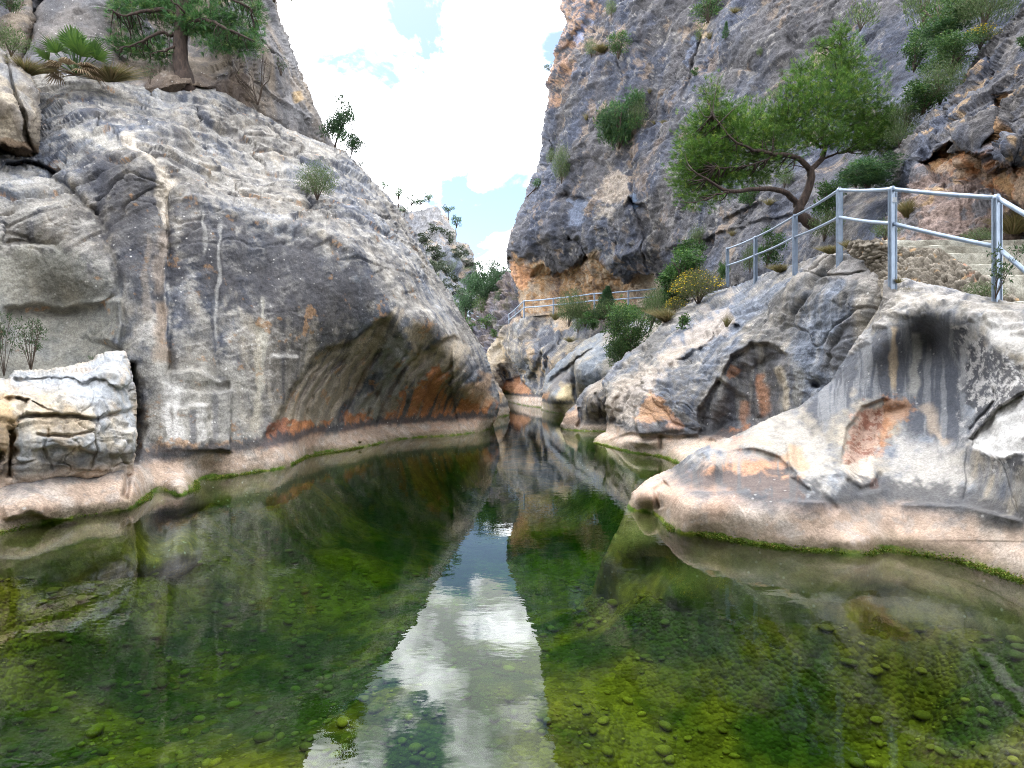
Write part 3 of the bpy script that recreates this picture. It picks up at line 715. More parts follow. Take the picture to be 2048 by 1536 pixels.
bl = NL(lambda a: facets(tg(a), (.16, .16, .26), 7, .26, .26, .06) + facets(tg(a), (.5, .5, .85), 8, .10, .14, .05) + facets(tg(a), (1.5, 1.5, 2.4), 18, .05, .08, .03))
ck = cracks(G1, (.24, .24, .36), 910, rot=tg)
G1.push(v + bl * far - .12 * ck)
C = patina(G1, (.042, .044, .056), (.070, .073, .088), (.115, .116, .126), .14, 1.0, 120, .75)
fine = np.zeros(len(p), np.float32); fine[G1.live] = fbm(p[G1.live], 1.6, 4, gain=.7, seed=128)
C = mixc(C, (.28, .262, .24), ss(.44, .68, fine + .3 * G1.v_big) * .5)
C = mixc(C, (.32, .23, .15), ss(.42, .7, fbm(p, .5, 5, gain=.7, seed=131)) * .4)
sl = np.zeros(len(p), np.float32); sl[G1.live] = fbm(tg(p[G1.live]), (.5, .5, 2.6), 5, gain=.68, seed=129)
C = C * (1 + .5 * sl)[:, None].clip(.5, 1.6)
edge = G1.mask([(1110, -300), (1180, -40), (1190, 20), (1160, 70), (1150, 130), (1130, 180), (1100, 215), (1085, 190), (1090, 90), (1110, 0)], 12, 14)
C = mixc(C, (.40, .24, .15), edge * ss(-.15, .45, fine + .15) * .7); C = mixc(C, (.36, .26, .18), G1.mask([(1140, 30), (1230, 40), (1270, 100), (1200, 130), (1150, 100)], 30, 20) * .5 * ss(-.2, .3, fine))
und = G1.mask([(1030, 505), (1058, 523), (1078, 527), (1113, 545), (1137, 530), (1172, 506), (1197, 502), (1219, 523), (1254, 555), (1281, 541), (1312, 545), (1340, 600), (1340, 660), (1040, 690), (1034, 590)], 6, 5)
oc = mixc(np.broadcast_to(np.float32((.36, .215, .105)), C.shape), (.40, .31, .22), ss(-.15, .35, fine)); oc = mixc(oc, (.45, .42, .36), ss(1240, 1300, G1.PX.ravel()) * .6); oc = mixc(oc, (.09, .08, .08), ss(.3, .5, -fine) * .6)
C = mixc(C, oc, und * .92)
C = mixc(C, (.52, .28, .15), G1.mask([(1024, 522), (1058, 530), (1066, 560), (1055, 585), (1040, 575), (1030, 550)], 5, 4) * .85)
for poly, c, k in [([(1215, 330), (1250, 350), (1270, 400), (1230, 410), (1190, 400)], (.38, .31, .24), .6), ([(1140, 402), (1170, 404), (1160, 450), (1148, 455)], (.15, .18, .25), .7), ([(1268, 398), (1284, 398), (1282, 414), (1270, 414)], (.10, .16, .26), .7), ([(1380, 70), (1386, 90), (1376, 125), (1368, 120)], (.14, .17, .25), .6), ([(1164, 50), (1178, 46), (1160, 80), (1152, 84)], (.2, .26, .42), .6), ([(1195, 410), (1230, 410), (1225, 440), (1190, 430)], (.42, .37, .31), .6), ([(1395, 40), (1420, 44), (1412, 80), (1398, 80)], (.45, .34, .22), .7)]:
    C = mixc(C, c, G1.mask(poly, 8, 8, .06) * k)
C = mixc(C, (.07, .07, .09), ss(.1, .5, G1.v_streak) * .4)
C = mixc(C, (.25, .23, .21), G1.mask([(1640, 380), (1800, 330), (1900, 600), (1600, 600), (1560, 500)], 40, 30) * .5 * ss(-.1, .4, fine))
C = mixc(C, (.03, .03, .036), ck * .6)
o = tag(G1.finish(C, M_ROUGH, back=((.6, 2), (3, 8), (12, 25))), 'great grey cliff with ochre overhang above the railed path', 'cliff', kind='structure')

# ---------------------------------------------- rock wall above the stairs, with its orange cave
outR = [(2500, -300), (2120, -90), (2048, 0), (2023, 37), (1987, 73), (1957, 106), (1935, 146), (1917, 172), (1899, 205), (1870, 234), (1830, 270), (1808, 292), (1786, 321), (1784, 365), (1776, 420), (1756, 470), (1740, 500), (1740, 560), (2048, 570), (2500, 560)]
ctrlR = [(2500, -300, 12), (2120, -80, 13), (2500, 0, 7.5), (2500, 300, 6.6), (2500, 550, 7.2), (2048, 5, 13), (1990, 75, 13), (1935, 150, 12.8), (1870, 236, 12.6), (1808, 294, 12.8), (1786, 360, 12.6), (1770, 430, 11.8), (1745, 500, 11), (2048, 100, 10.6), (1980, 200, 10.6), (1900, 270, 10.9), (1850, 320, 11.2), (1830, 400, 11.2), (2048, 200, 9.4), (1960, 290, 9.9), (2048, 300, 8.9), (1900, 360, 10.7), (1960, 370, 10.2), (2048, 390, 9.3), (1860, 450, 10.3), (1960, 470, 9.8), (2048, 470, 9.6), (2048, 560, 9.5), (1800, 540, 10.2), (2250, 200, 7.6), (2250, 450, 8.2)]
R1 = Mass('rock_wall', outR, ctrlR, step=2, warp=(6, .03), rough=5, seed=18, dlim=(4, 16))
R1.scarp([(1836, 335), (1870, 302), (1910, 285), (1950, 282), (1980, 300), (2000, 330), (2030, 315), (2060, 320)], .9, 4, 45, .04)
R1.scarp([(1910, 160), (1900, 230), (1930, 270), (1960, 290)], .5, 5, 30); R1.groove([(2000, 180), (2005, 240), (1990, 300)], .6, 12); R1.groove([(1950, 120), (1930, 200), (1880, 280), (1830, 340)], .3, 8)
R1.groove([(2020, 60), (1980, 160), (1950, 200)], .4, 7); R1.scarp([(1800, 400), (1850, 380), (1900, 390), (1960, 400), (2048, 405)], -.3, 6, 40); R1.bulge((2010, 300), (22, 40), .5); R1.bulge((1920, 260), (25, 30), .3)
R1.round_edges(16, .9, sel=(R1.PY < 480)); R1.world(); p = R1.p; NL = R1.noise
v = NL(lambda a: .12 * fbm(a, .6, 3, seed=21) + .02 * ridged(tg(a), (1.2, 1.2, 1.6), 4, gain=.6, seed=22) + .032 * fbm(a, 4, 5, gain=.7, seed=23))
bl = NL(lambda a: facets(tg(a), (.7, .7, 1.1), 10, .20, .2, .10) + facets(tg(a), (2.2, 2.2, 3.0), 11, .05, .08, .03) + facets(tg(a), (6, 6, 8), 12, .012, .02, .006))
R1.push(v + bl)
C = patina(R1, (.05, .052, .065), (.09, .092, .108), (.175, .172, .18), .5, .6, 140)
fine = np.zeros(len(p), np.float32); fine[R1.live] = fbm(p[R1.live], 2.2, 4, gain=.65, seed=148)
C = mixc(C, mixc(np.broadcast_to(np.float32((.33, .24, .20)), C.shape), (.20, .19, .20), ss(0, .4, fine)), R1.mask([(1800, 420), (1836, 335), (1900, 300), (2060, 330), (2300, 420), (2300, 560), (1740, 560)], 16, 16) * .75)
C = mixc(C, mixc(np.broadcast_to(np.float32((.42, .19, .075)), C.shape), (.45, .32, .22), ss(-.05, .35, fine)), R1.mask([(1850, 335), (1880, 304), (1950, 286), (1985, 310), (2020, 360), (2060, 330), (2100, 400), (2000, 385), (1960, 365), (1900, 350)], 12, 10) * .85)
C = mixc(C, (.45, .30, .15), ss(.38, .58, fbm(p, 1.8, 4, gain=.7, seed=151)) * .6 * (R1.PY.ravel() > 130))
C = mixc(C, (.46, .26, .11), R1.streakmask([(2004, 180), (2008, 250), (1990, 300)], 7) * .7)
o = tag(R1.finish(C, M_ROUGH, back=((.2, 2), (1, 6), (4, 20))), 'grey rock wall with an orange cave above the concrete stairs', 'rock wall', kind='structure')

# ---------------------------------------------- rear bank under the far railing
shoreA = [(1000, 800), (1016, 803), (1050, 811), (1084, 815), (1110, 818), (1200, 822), (1300, 826)]
outA = [(962, 740), (970, 712), (976, 704), (991, 679), (1008, 653), (1032, 634), (1055, 628), (1105, 624), (1150, 634), (1200, 640), (1260, 640), (1330, 610), (1420, 580), (1500, 600), (1500, 860)] + foot(shoreA)[::-1] + [(970, 800)]
ctrlA = under(shoreA, f1=.97, f2=.92) + [(970, 712, 52), (1008, 655, 48), (1032, 637, 45.5), (1060, 632, 44.5), (1105, 628, 42.5), (1060, 680, 43), (1040, 720, 44), (1030, 770, 47.5), (1060, 770, 43.5), (990, 740, 50), (1010, 770, 50), (1090, 740, 39.5), (1150, 660, 39), (1130, 700, 38), (1220, 650, 37), (1300, 640, 33), (1420, 600, 26), (1500, 640, 22), (1250, 750, 33), (1400, 750, 26), (1075, 800, 40.5), (1490, 850, 25), (1000, 790, 53)]
A1 = Mass('rock_bank', outA, ctrlA, step=2, warp=(5, .03), rough=4, seed=22, dlim=(15, 60))
A1.scarp([(985, 748), (1010, 760), (1040, 755), (1062, 775), (1070, 800)], 1.2, 4, 30); A1.groove([(1085, 700), (1075, 750), (1072, 800)], .7, 6); A1.groove([(1130, 660), (1100, 720), (1086, 790)], .6, 6); A1.bulge((1050, 690), (30, 40), .7); A1.bulge((1010, 720), (20, 40), .5)
A1.round_edges(14, 1.5, sel=(A1.PX < 1130)); A1.world(); p = A1.p; NL = A1.noise
A1.push(NL(lambda a: .3 * fbm(a, .3, 3, seed=24) + .06 * ridged(tg(a), (.5, .5, 1.2), 4, seed=25) + .05 * fbm(a, 2, 4, gain=.66, seed=26) + facets(tg(a), (.35, .35, .6), 31, .3, .4, .15)) * ss(.1, 1.2, p[:, 2]))
C = patina(A1, (.075, .073, .078), (.135, .128, .125), (.28, .255, .22), .3, 1, 160)
C = mixc(C, (.40, .29, .18), ss(.25, .55, fbm(p, .5, 4, gain=.65, seed=163)) * .7); C = mixc(C, (.38, .18, .09), A1.mask([(1000, 765), (1035, 758), (1060, 780), (1068, 800), (1030, 800), (1005, 790)], 8, 8) * .85); C = mixc(C, (.45, .36, .24), A1.mask([(960, 690), (1000, 660), (1010, 700), (990, 750), (960, 750)], 14, 10) * .5)
C = mixc(C, (.40, .27, .17), A1.streakmask([(1008, 655), (1032, 637), (1060, 631), (1105, 628)], 5) * .35)
C = flood_bands(A1, C, .7, seed=8)
tag(A1.finish(C, M_ROUGH, back=((.5, 2), (2, 5), (6, 10))), 'dark grey rock bank below the distant railing', 'rock bank', kind='structure')

# ---------------------------------------------- rounded grey rock with a yellow foot, under the big dark bush
shoreK = [(1080, 819), (1094, 822), (1131, 827), (1180, 829), (1260, 832), (1340, 836)]
outK = [(1084, 800), (1086, 780), (1090, 752), (1113, 729), (1149, 697), (1172, 679), (1216, 657), (1280, 640), (1340, 650), (1340, 700)] + foot(shoreK)[::-1]
ctrlK = under(shoreK, f1=.97, f2=.92) + [(1090, 756, 36), (1113, 731, 35), (1150, 700, 34), (1216, 662, 32.5), (1150, 740, 31.5), (1200, 700, 31), (1145, 780, 31.8), (1100, 780, 33.4), (1100, 808, 33.4), (1140, 808, 31.8), (1200, 770, 29.5), (1280, 680, 29), (1330, 740, 26)]
K1 = Mass('rounded_rock', outK, ctrlK, step=2, warp=(3, .04), rough=3, seed=25, dlim=(20, 40))
K1.scarp([(1086, 775), (1110, 750), (1150, 720), (1154, 760), (1150, 800)], .8, 4, 25); K1.groove([(1150, 706), (1150, 760), (1149, 810)], .7, 5); K1.bulge((1120, 800), (25, 22), .8, -40)
K1.round_edges(12, 1.2); K1.world(); NL = K1.noise; p = K1.p
K1.push(NL(lambda a: .14 * fbm(a, .5, 3, seed=27) + .04 * ridged(tg(a), (.9, .9, 1.8), 4, seed=28) + .03 * fbm(a, 2.5, 4, gain=.66, seed=29)) * ss(.1, 1.0, p[:, 2]))
C = patina(K1, (.11, .116, .12), (.19, .193, .19), (.31, .30, .275), .5, .6, 170)
C = mixc(C, (.50, .40, .23), K1.mask([(1094, 822), (1110, 790), (1128, 770), (1150, 766), (1150, 815)], 8, 8) * .85); C = mixc(C, (.13, .11, .10), K1.mask([(1088, 780), (1115, 750), (1148, 735), (1148, 765), (1110, 785), (1092, 815)], 6, 8) * .6); C = mixc(C, (.42, .22, .10), K1.mask([(1084, 780), (1098, 780), (1094, 816), (1084, 812)], 6, 6) * .8)
C = flood_bands(K1, C, .55, pale=(.5, .42, .27), seed=9)
tag(K1.finish(C, M_LIME, back=((.4, 2), (1.5, 4), (4, 8))), 'rounded grey rock with yellow foot at the far bend of the water', 'rock', kind='structure')

# ---------------------------------------------- dark boulder at the bend
shoreD = [(1119, 857), (1150, 861), (1206, 863), (1260, 865)]
outD = [(1122, 848), (1131, 826), (1143, 815), (1152, 806), (1158, 790), (1172, 776), (1188, 766), (1210, 755), (1240, 760), (1260, 800)] + foot(shoreD)[::-1]
ctrlD = under(shoreD, f1=.96, f2=.9) + [(1131, 828, 21.0), (1152, 808, 21.2), (1165, 785, 21.2), (1188, 768, 21.2), (1212, 757, 20.6), (1175, 800, 20.1), (1200, 790, 19.6), (1175, 840, 20.1), (1145, 835, 20.5), (1205, 845, 19.9), (1240, 800, 19)]
D1 = Mass('dark_boulder', outD, ctrlD, step=1.6, warp=(2.5, .05), rough=2.5, seed=28, dlim=(15, 24))
D1.groove([(1192, 785), (1200, 812), (1206, 840)], .3, 3.5); D1.groove([(1160, 815), (1162, 840), (1154, 856)], .3, 4)
D1.round_edges(10, .7); D1.world(); NL = D1.noise; p = D1.p
D1.push(NL(lambda a: .10 * fbm(a, .9, 4, seed=30) + .04 * ridged(a, 2, 4, seed=31)) * ss(.05, .6, p[:, 2]))
C = patina(D1, (.075, .072, .072), (.14, .13, .125), (.25, .23, .2), .6, .8, 180); C = mixc(C, (.45, .30, .20), D1.mask([(1119, 857), (1133, 826), (1156, 812), (1158, 830), (1146, 862)], 6, 6) * .85); C = mixc(C, (.40, .34, .28), D1.mask([(1170, 776), (1215, 752), (1215, 770), (1178, 790)], 8, 6) * .5)
C = flood_bands(D1, C, .3, pale=(.4, .32, .26), seed=10, line=.4)
tag(D1.finish(C, M_LIME, back=((.3, 2), (1, 4), (3, 8))), 'dark rounded boulder with a pink foot at the bend of the water', 'boulder')

# ---------------------------------------------- bank with the arched alcove
shoreM = [(1188, 886), (1215, 893), (1240, 900), (1298, 910), (1330, 916), (1352, 926), (1420, 950), (1600, 960), (1900, 1000)]
outM = [(1188, 880), (1197, 870), (1211, 864), (1214, 830), (1210, 792), (1202, 764), (1222, 738), (1250, 712), (1290, 685), (1320, 655), (1348, 624), (1400, 597), (1440, 580), (1480, 568), (1515, 553), (1560, 537), (1600, 525), (1640, 510), (1680, 505), (1720, 510), (1756, 524), (1790, 545), (1850, 560), (2100, 600), (2100, 900)] + foot(shoreM)[::-1]
ctrlM = under(shoreM, f1=.96, f2=.9) + [(1200, 872, 16.3), (1262, 863, 14.1), (1300, 868, 13.4), (1375, 872, 12.6), (1440, 880, 11.9), (1212, 866, 16.4), (1218, 830, 16.5), (1212, 795, 17.0), (1204, 766, 18.5), (1250, 715, 18.8), (1290, 688, 18.5), (1348, 628, 19.5), (1400, 600, 19.5), (1440, 584, 19.5), (1480, 572, 18.5), (1515, 557, 17.2), (1560, 541, 15.2), (1600, 528, 13.8), (1640, 514, 11.8), (1680, 508, 10.6), (1720, 514, 9.8), (1760, 535, 9.0), (1800, 560, 8.8), (1900, 600, 8.8),
         (1260, 830, 15.0), (1300, 840, 13.9), (1350, 850, 13.1), (1300, 750, 15.2), (1285, 790, 14.6), (1330, 790, 13.7), (1380, 800, 12.9), (1350, 700, 15.4), (1400, 650, 16.6), (1380, 740, 13.8), (1440, 720, 12.5), (1430, 660, 14.6), (1480, 640, 13.6), (1470, 600, 16.4), (1540, 640, 12.2), (1540, 580, 13.8), (1600, 560, 12.0), (1600, 620, 11.2), (1600, 700, 10.6), (1660, 560, 10.4), (1650, 640, 10.0), (1660, 720, 9.7), (1700, 600, 9.2), (1720, 560, 9.2), (1720, 660, 8.9), (1760, 620, 8.7), (1500, 800, 11.6), (1440, 800, 12.0), (1580, 800, 10.8), (1650, 800, 9.9), (1800, 750, 8.6), (1900, 900, 9)]
M1 = Mass('rock_bank', outM, ctrlM, step=2, warp=(5, .025), rough=3, seed=31, dlim=(7, 24))
# alcove
M1.dent([(1405, 880), (1425, 800), (1440, 752), (1464, 716), (1505, 690), (1545, 686), (1576, 706), (1584, 740), (1590, 800), (1570, 900)], .62, 48)
M1.scarp([(1436, 764), (1464, 716), (1505, 689), (1545, 685), (1577, 707), (1583, 730)], .35, 5, 60, .15)
M1.scarp([(1394, 880), (1400, 830), (1415, 790), (1438, 752)], .4, 6, 40, .1)
M1.groove([(1555, 720), (1570, 770), (1580, 830)], -.18, 9); M1.groove([(1500, 720), (1515, 780), (1520, 840)], -.12, 9)
M1.dent([(1660, 690), (1690, 640), (1715, 645), (1700, 700), (1668, 750), (1650, 740)], .18, 26); M1.bulge((1640, 770), (14, 10), -.3)
# blocks and joints to the water
M1.scarp([(1278, 880), (1272, 830), (1285, 760), (1300, 738), (1345, 735)], -.55, 5, 60, .08); M1.scarp([(1290, 742), (1340, 735), (1400, 700), (1430, 660), (1450, 625)], .35, 5, 35, .08)
M1.groove([(1300, 690), (1275, 740), (1240, 800), (1225, 860)], .45, 8); M1.groove([(1345, 640), (1320, 700), (1290, 740)], .3, 8); M1.scarp([(1400, 655), (1385, 690), (1345, 735)], .4, 6, 30); M1.scarp([(1455, 600), (1452, 640), (1430, 680), (1400, 720)], .5, 5, 40)
M1.groove([(1480, 650), (1450, 680)], .4, 8); M1.scarp([(1500, 560), (1420, 600), (1370, 640)], .4, 6, 40); M1.scarp([(1660, 520), (1600, 560), (1540, 600), (1490, 650), (1460, 680)], .25, 7, 50); M1.groove([(1590, 545), (1650, 560), (1710, 552), (1740, 545)], .2, 3)
M1.bulge((1360, 800), (34, 60), .35); M1.bulge((1245, 845), (16, 30), .3); M1.bulge((1310, 880), (40, 10), .2); M1.bulge((1260, 885), (40, 10), .25)
M1.scarp([(1200, 884), (1262, 866), (1320, 872), (1390, 874), (1440, 885)], .25, 5, 40, .08)
for k in range(6): M1.groove([(1318 + k * 2, 868), (1320, 882), (1318, 900)], .03, 3)
M1.round_edges(12, .8, sel=(M1.PX < 1480)); M1.world(); p = M1.p; NL = M1.noise
zf = ss(.25, .8, p[:, 2])
v = NL(lambda a: .08 * fbm(a, .5, 3, seed=32)) * (.3 + .7 * zf) + NL(lambda a: .022 * ridged(tg(a), (.7, .7, 3.6), 4, gain=.62, seed=33)) * zf + NL(lambda a: .016 * fbm(a, 3.4, 5, gain=.66, seed=34)) * (.3 + .7 * zf)
bl = NL(lambda a: facets(tg(a), (.4, .4, 1.0), 12, .10, .16, .05) + facets(tg(a), (1.8, 1.8, 3.5), 13, .03, .05, .02))
M1.push(v + bl * zf * (1 - .85 * M1.mask([(1400, 880), (1420, 720), (1500, 660), (1600, 690), (1680, 720), (1700, 800), (1600, 900)], 40, 10)))
C = patina(M1, (.085, .09, .102), (.150, .154, .164), (.255, .25, .245), .45, 1.0, 190)
sl = np.zeros(len(p), np.float32); sl[M1.live] = fbm(tg(p[M1.live]), (.9, .9, 8), 4, gain=.65, seed=194)
C = C * (1 + .5 * sl)[:, None].clip(.45, 1.7)
warm = M1.mask([(1200, 870), (1210, 790), (1260, 745), (1290, 740), (1350, 690), (1400, 640), (1455, 600), (1470, 640), (1400, 700), (1330, 740), (1300, 800), (1280, 880)], 20, 18)
C = mixc(C, (.44, .37, .30), warm * .6)
C = mixc(C, (.36, .33, .30), M1.mask([(1600, 528), (1700, 505), (1790, 550), (1800, 620), (1700, 560), (1620, 550)], 24, 20) * .6)
C = mixc(C, (.105, .095, .085), M1.mask([(1290, 870), (1300, 800), (1340, 760), (1400, 760), (1400, 870)], 20, 25, .05) * .6 * ss(-.3, .2, M1.v_fine))
C = mixc(C, (.40, .22, .11), M1.mask([(1275, 840), (1300, 780), (1320, 800), (1345, 850), (1300, 864)], 10, 12) * .7); C = mixc(C, (.42, .24, .16), M1.mask([(1315, 866), (1345, 830), (1372, 850), (1372, 868)], 6, 6) * .7)
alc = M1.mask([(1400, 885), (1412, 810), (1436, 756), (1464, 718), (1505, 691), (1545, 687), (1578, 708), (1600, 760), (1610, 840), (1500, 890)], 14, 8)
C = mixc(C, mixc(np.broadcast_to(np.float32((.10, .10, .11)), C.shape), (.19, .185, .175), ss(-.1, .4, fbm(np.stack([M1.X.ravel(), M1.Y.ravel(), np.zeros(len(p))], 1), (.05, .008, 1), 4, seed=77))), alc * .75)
C = mixc(C, (.42, .20, .10), M1.streakmask([(1518, 745), (1528, 790), (1534, 840)], 11, 3) * .65); C = mixc(C, (.40, .34, .25), M1.streakmask([(1556, 730), (1572, 780), (1578, 830)], 8, 5) * .7); C = mixc(C, (.38, .17, .08), M1.streakmask([(1490, 800), (1488, 840), (1486, 860)], 8, 7) * .55); C = mixc(C, (.38, .17, .08), M1.mask([(1400, 880), (1440, 862), (1500, 850), (1490, 880), (1420, 890)], 6, 8) * .7); C = mixc(C, (.33, .15, .07), M1.mask([(1442, 752), (1462, 728), (1480, 742), (1460, 760)], 8, 8) * .6)
C = mixc(C, (.14, .14, .15), M1.mask([(1655, 760), (1660, 690), (1690, 640), (1722, 640), (1705, 720)], 12, 8) * .7); C = mixc(C, (.32, .31, .28), M1.streakmask([(1590, 720), (1605, 770), (1600, 820)], 12, 9) * .5)
ck = cracks(M1, (.55, .55, 1.1), 915, rot=tg) * zf
C = mixc(C, (.045, .045, .048), ck * .5)
C = flood_bands(M1, C, .52, seed=11, pale=(.48, .38, .30))
tag(M1.finish(C, M_LIME, back=((.3, 2), (1.2, 5), (3, 10))), 'grey rock bank with an arched alcove below the stair railing', 'rock bank', kind='structure')

# ---------------------------------------------- foremost water-worn rock
shoreR = [(1259, 1016), (1290, 1022), (1316, 1030), (1331, 1046), (1345, 1060), (1400, 1068), (1464, 1079), (1530, 1090), (1599, 1098), (1680, 1104), (1734, 1107), (1761, 1099), (1824, 1106), (1914, 1121), (2048, 1163), (2250, 1260), (2500, 1400), (3000, 1700)]
outF = [(1259, 1000), (1263, 985), (1298, 955), (1343, 937), (1375, 911), (1429, 884), (1482, 865), (1541, 835), (1599, 812), (1635, 785), (1662, 763), (1680, 732), (1700, 700), (1722, 668), (1748, 632), (1764, 600), (1768, 560), (1812, 557), (1850, 568), (1885, 572), (1940, 588), (2000, 602), (2048, 610), (2200, 640), (2500, 740), (3000, 860)] + foot(shoreR, -1.5, .9)[:1:-1] + [(1240, 1330), (1165, 1240), (1205, 1120), (1238, 1050)]
ctrlF = under(shoreR, z2=-1.5, f2=.9)[4:] + [(1259, 1016, 7.5), (1235, 1060, 7.45), (1205, 1120, 7.4), (1165, 1240, 7.5), (1240, 1330, 6.8), (1270, 1100, 7.2), (1263, 988, 7.75), (1300, 958, 7.9), (1343, 940, 8.0), (1380, 912, 7.9), (1429, 886, 7.8), (1482, 868, 7.7), (1541, 838, 7.7), (1599, 815, 7.7), (1640, 785, 7.75), (1664, 766, 7.8), (1682, 735, 7.8), (1702, 705, 7.8), (1725, 672, 7.7), (1752, 640, 7.5), (1770, 575, 7.6), (1800, 570, 7.65), (1850, 575, 7.5), (1900, 582, 7.0), (1985, 602, 6.45), (2048, 615, 6.2), (2300, 700, 4.6),
         # rim of the worn face
         (1740, 690, 7.25), (1770, 655, 7.1), (1800, 632, 7.0), (1830, 620, 6.9), (1869, 612, 6.75), (1910, 618, 6.5), (1960, 640, 6.25), (2020, 690, 5.85),
         # back of the belt
         (1300, 990, 7.3), (1340, 985, 6.9), (1375, 978, 6.6), (1420, 978, 6.5), (1464, 983, 6.3), (1554, 994, 6.02), (1608, 1002, 5.85), (1700, 1000, 5.85), (1824, 1002, 5.8), (1923, 1012, 5.55), (1981, 1026, 5.3), (2048, 1043, 4.95), (2300, 1150, 3.8),
         # face
         (1440, 950, 6.75), (1500, 950, 6.55), (1560, 960, 6.35), (1420, 915, 6.95), (1500, 898, 6.95), (1560, 900, 6.85), (1620, 960, 6.1), (1620, 880, 6.95), (1680, 960, 6.0), (1680, 860, 6.85), (1720, 960, 6.05), (1700, 780, 7.3), (1760, 900, 6.5), (1760, 800, 6.95), (1800, 720, 7.15), (1850, 660, 7.0), (1860, 740, 6.9), (1860, 850, 6.5), (1860, 940, 6.05), (1930, 720, 6.55), (1930, 850, 6.2), (1930, 950, 5.8), (1990, 760, 6.0), (2000, 900, 5.5), (2048, 760, 5.65), (2048, 900, 5.2), (2048, 980, 5.05), (2300, 900, 4.1), (2500, 780, 4.3), (2500, 1000, 3.5), (3000, 900, 3.3), (3000, 1200, 2.6)]
F1 = Mass('worn_rock', outF, ctrlF, step=2, warp=(4, .02), rough=2, seed=35, dlim=(1.4, 10))
# scooped recess with lip, orange hollow above the belt, cave-like pocket, overlapping pale slab
F1.scarp([(1372, 975), (1378, 935), (1400, 915), (1440, 903), (1480, 900), (1530, 905), (1560, 915), (1590, 945), (1612, 985)], .13, 9, 60, .12)
F1.dent([(1690, 880), (1700, 845), (1726, 812), (1770, 797), (1815, 797), (1828, 810), (1820, 830), (1780, 850), (1765, 890), (1750, 935), (1752, 960), (1730, 974), (1700, 966), (1686, 930)], .16, 34)
F1.scarp([(1684, 930), (1692, 860), (1724, 812), (1765, 798), (1790, 800)], .09, 4, 26, .15); F1.groove([(1690, 960), (1720, 978), (1752, 970), (1765, 940)], .06, 6)
F1.scarp([(1626, 985), (1580, 950), (1575, 900), (1565, 870)], -.12, 7, 30); F1.groove([(1590, 880), (1600, 930), (1640, 985), (1680, 1030)], .05, 8)
F1.groove([(1937, 890), (1930, 930), (1934, 965), (1924, 1008)], .02, 2); F1.groove([(2003, 930), (2014, 955), (2018, 975), (2034, 1005), (2036, 1034)], .02, 2); F1.groove([(1985, 770), (1990, 800), (1940, 860), (1936, 900)], .06, 4)
F1.scarp([(2060, 780), (2000, 812), (1965, 855), (1940, 880), (1945, 900), (1990, 912), (2060, 908)], -.16, 4, 50, .04)
F1.groove([(1640, 640), (1690, 680), (1720, 660)], .1, 6); F1.groove([(1320, 1020), (1312, 985), (1335, 965)], .22, 9, .05); F1.bulge((1360, 1010), (30, 24), .10, 40); F1.bulge((1290, 990), (26, 18), .15)
F1.scarp([(1372, 976), (1464, 982), (1554, 993), (1608, 1002), (1660, 1003)], -.10, 4, 30); F1.scarp([(1790, 1002), (1824, 1002), (1923, 1011), (1981, 1025), (2048, 1042)], -.10, 5, 30); F1.bulge((1740, 1080), (120, 20), .06)
for pt in [((1790, 600), (1850, 592), (1900, 598)), ((1760, 640), (1800, 612), (1850, 602)), ((1780, 588), (1830, 580), (1880, 588))]: F1.scarp(list(pt)[::-1], .10, 3, 16)
F1.round_edges(8, .3, sel=(F1.PX < 1760)); F1.world(); p = F1.p; NL = F1.noise
topm = F1.mask([(1700, 705), (1750, 640), (1800, 560), (2060, 600), (2060, 680), (1960, 640), (1869, 612), (1800, 635)], 14, 8)
slab = F1.mask([(2060, 780), (2000, 812), (1965, 855), (1940, 880), (1945, 905), (1990, 915), (2060, 910)], 8, 5)
v = NL(lambda a: .035 * fbm(a, 1.0, 4, seed=36) + .006 * fbm(a, 5, 4, gain=.6, seed=37)) + NL(lambda a: .035 * ridged(tg(a), (1.5, 1.5, 5), 4, gain=.6, seed=38)) * topm + NL(lambda a: .025 * ridged(a, 2.4, 4, seed=39)) * slab
pit = F1.mask([(1688, 930), (1700, 845), (1740, 806), (1790, 800), (1775, 860), (1755, 920), (1700, 930)], 12, 6) + .35 * F1.mask([(1600, 830), (1650, 770), (1800, 720), (1760, 820), (1660, 850)], 40, 20)
g1, g2, gc = voronoi(p, 14, 3); v = v - pit * .018 * (1 - ss(.15, .42, g1)) * ss(.35, .55, gc)
F1.push(v)
C = patina(F1, (.12, .12, .128), (.225, .22, .21), (.35, .33, .30), .7, .6, 210)
C = mixc(C, (.36, .335, .30), F1.mask([(1262, 985), (1343, 937), (1482, 865), (1580, 825), (1640, 870), (1660, 990), (1620, 1000), (1590, 930), (1480, 895), (1380, 925)], 30, 18) * .75)
C = mixc(C, (.40, .375, .34), F1.mask([(1690, 1000), (1680, 960), (1760, 980), (1800, 880), (1930, 880), (1935, 1010), (1800, 1010)], 50, 25) * .8)
gz = F1.mask([(1590, 820), (1650, 760), (1695, 700), (1750, 648), (1830, 616), (1885, 608), (1935, 640), (1955, 720), (1930, 900), (1830, 880), (1800, 810), (1720, 800), (1690, 830), (1640, 860)], 44, 20)
st = fbm(np.stack([F1.X.ravel(), F1.Y.ravel(), np.zeros(len(p))], 1), (.045, .004, 1), 4, gain=.62, seed=213)
C = mixc(C, mixc(np.broadcast_to(np.float32((.068, .074, .09)), C.shape), (.165, .17, .18), ss(.0, .4, st)), gz * .95)
C = mixc(C, (.08, .082, .09), F1.mask([(1815, 640), (1900, 630), (1925, 700), (1860, 740), (1820, 700)], 30, 14) * .2)
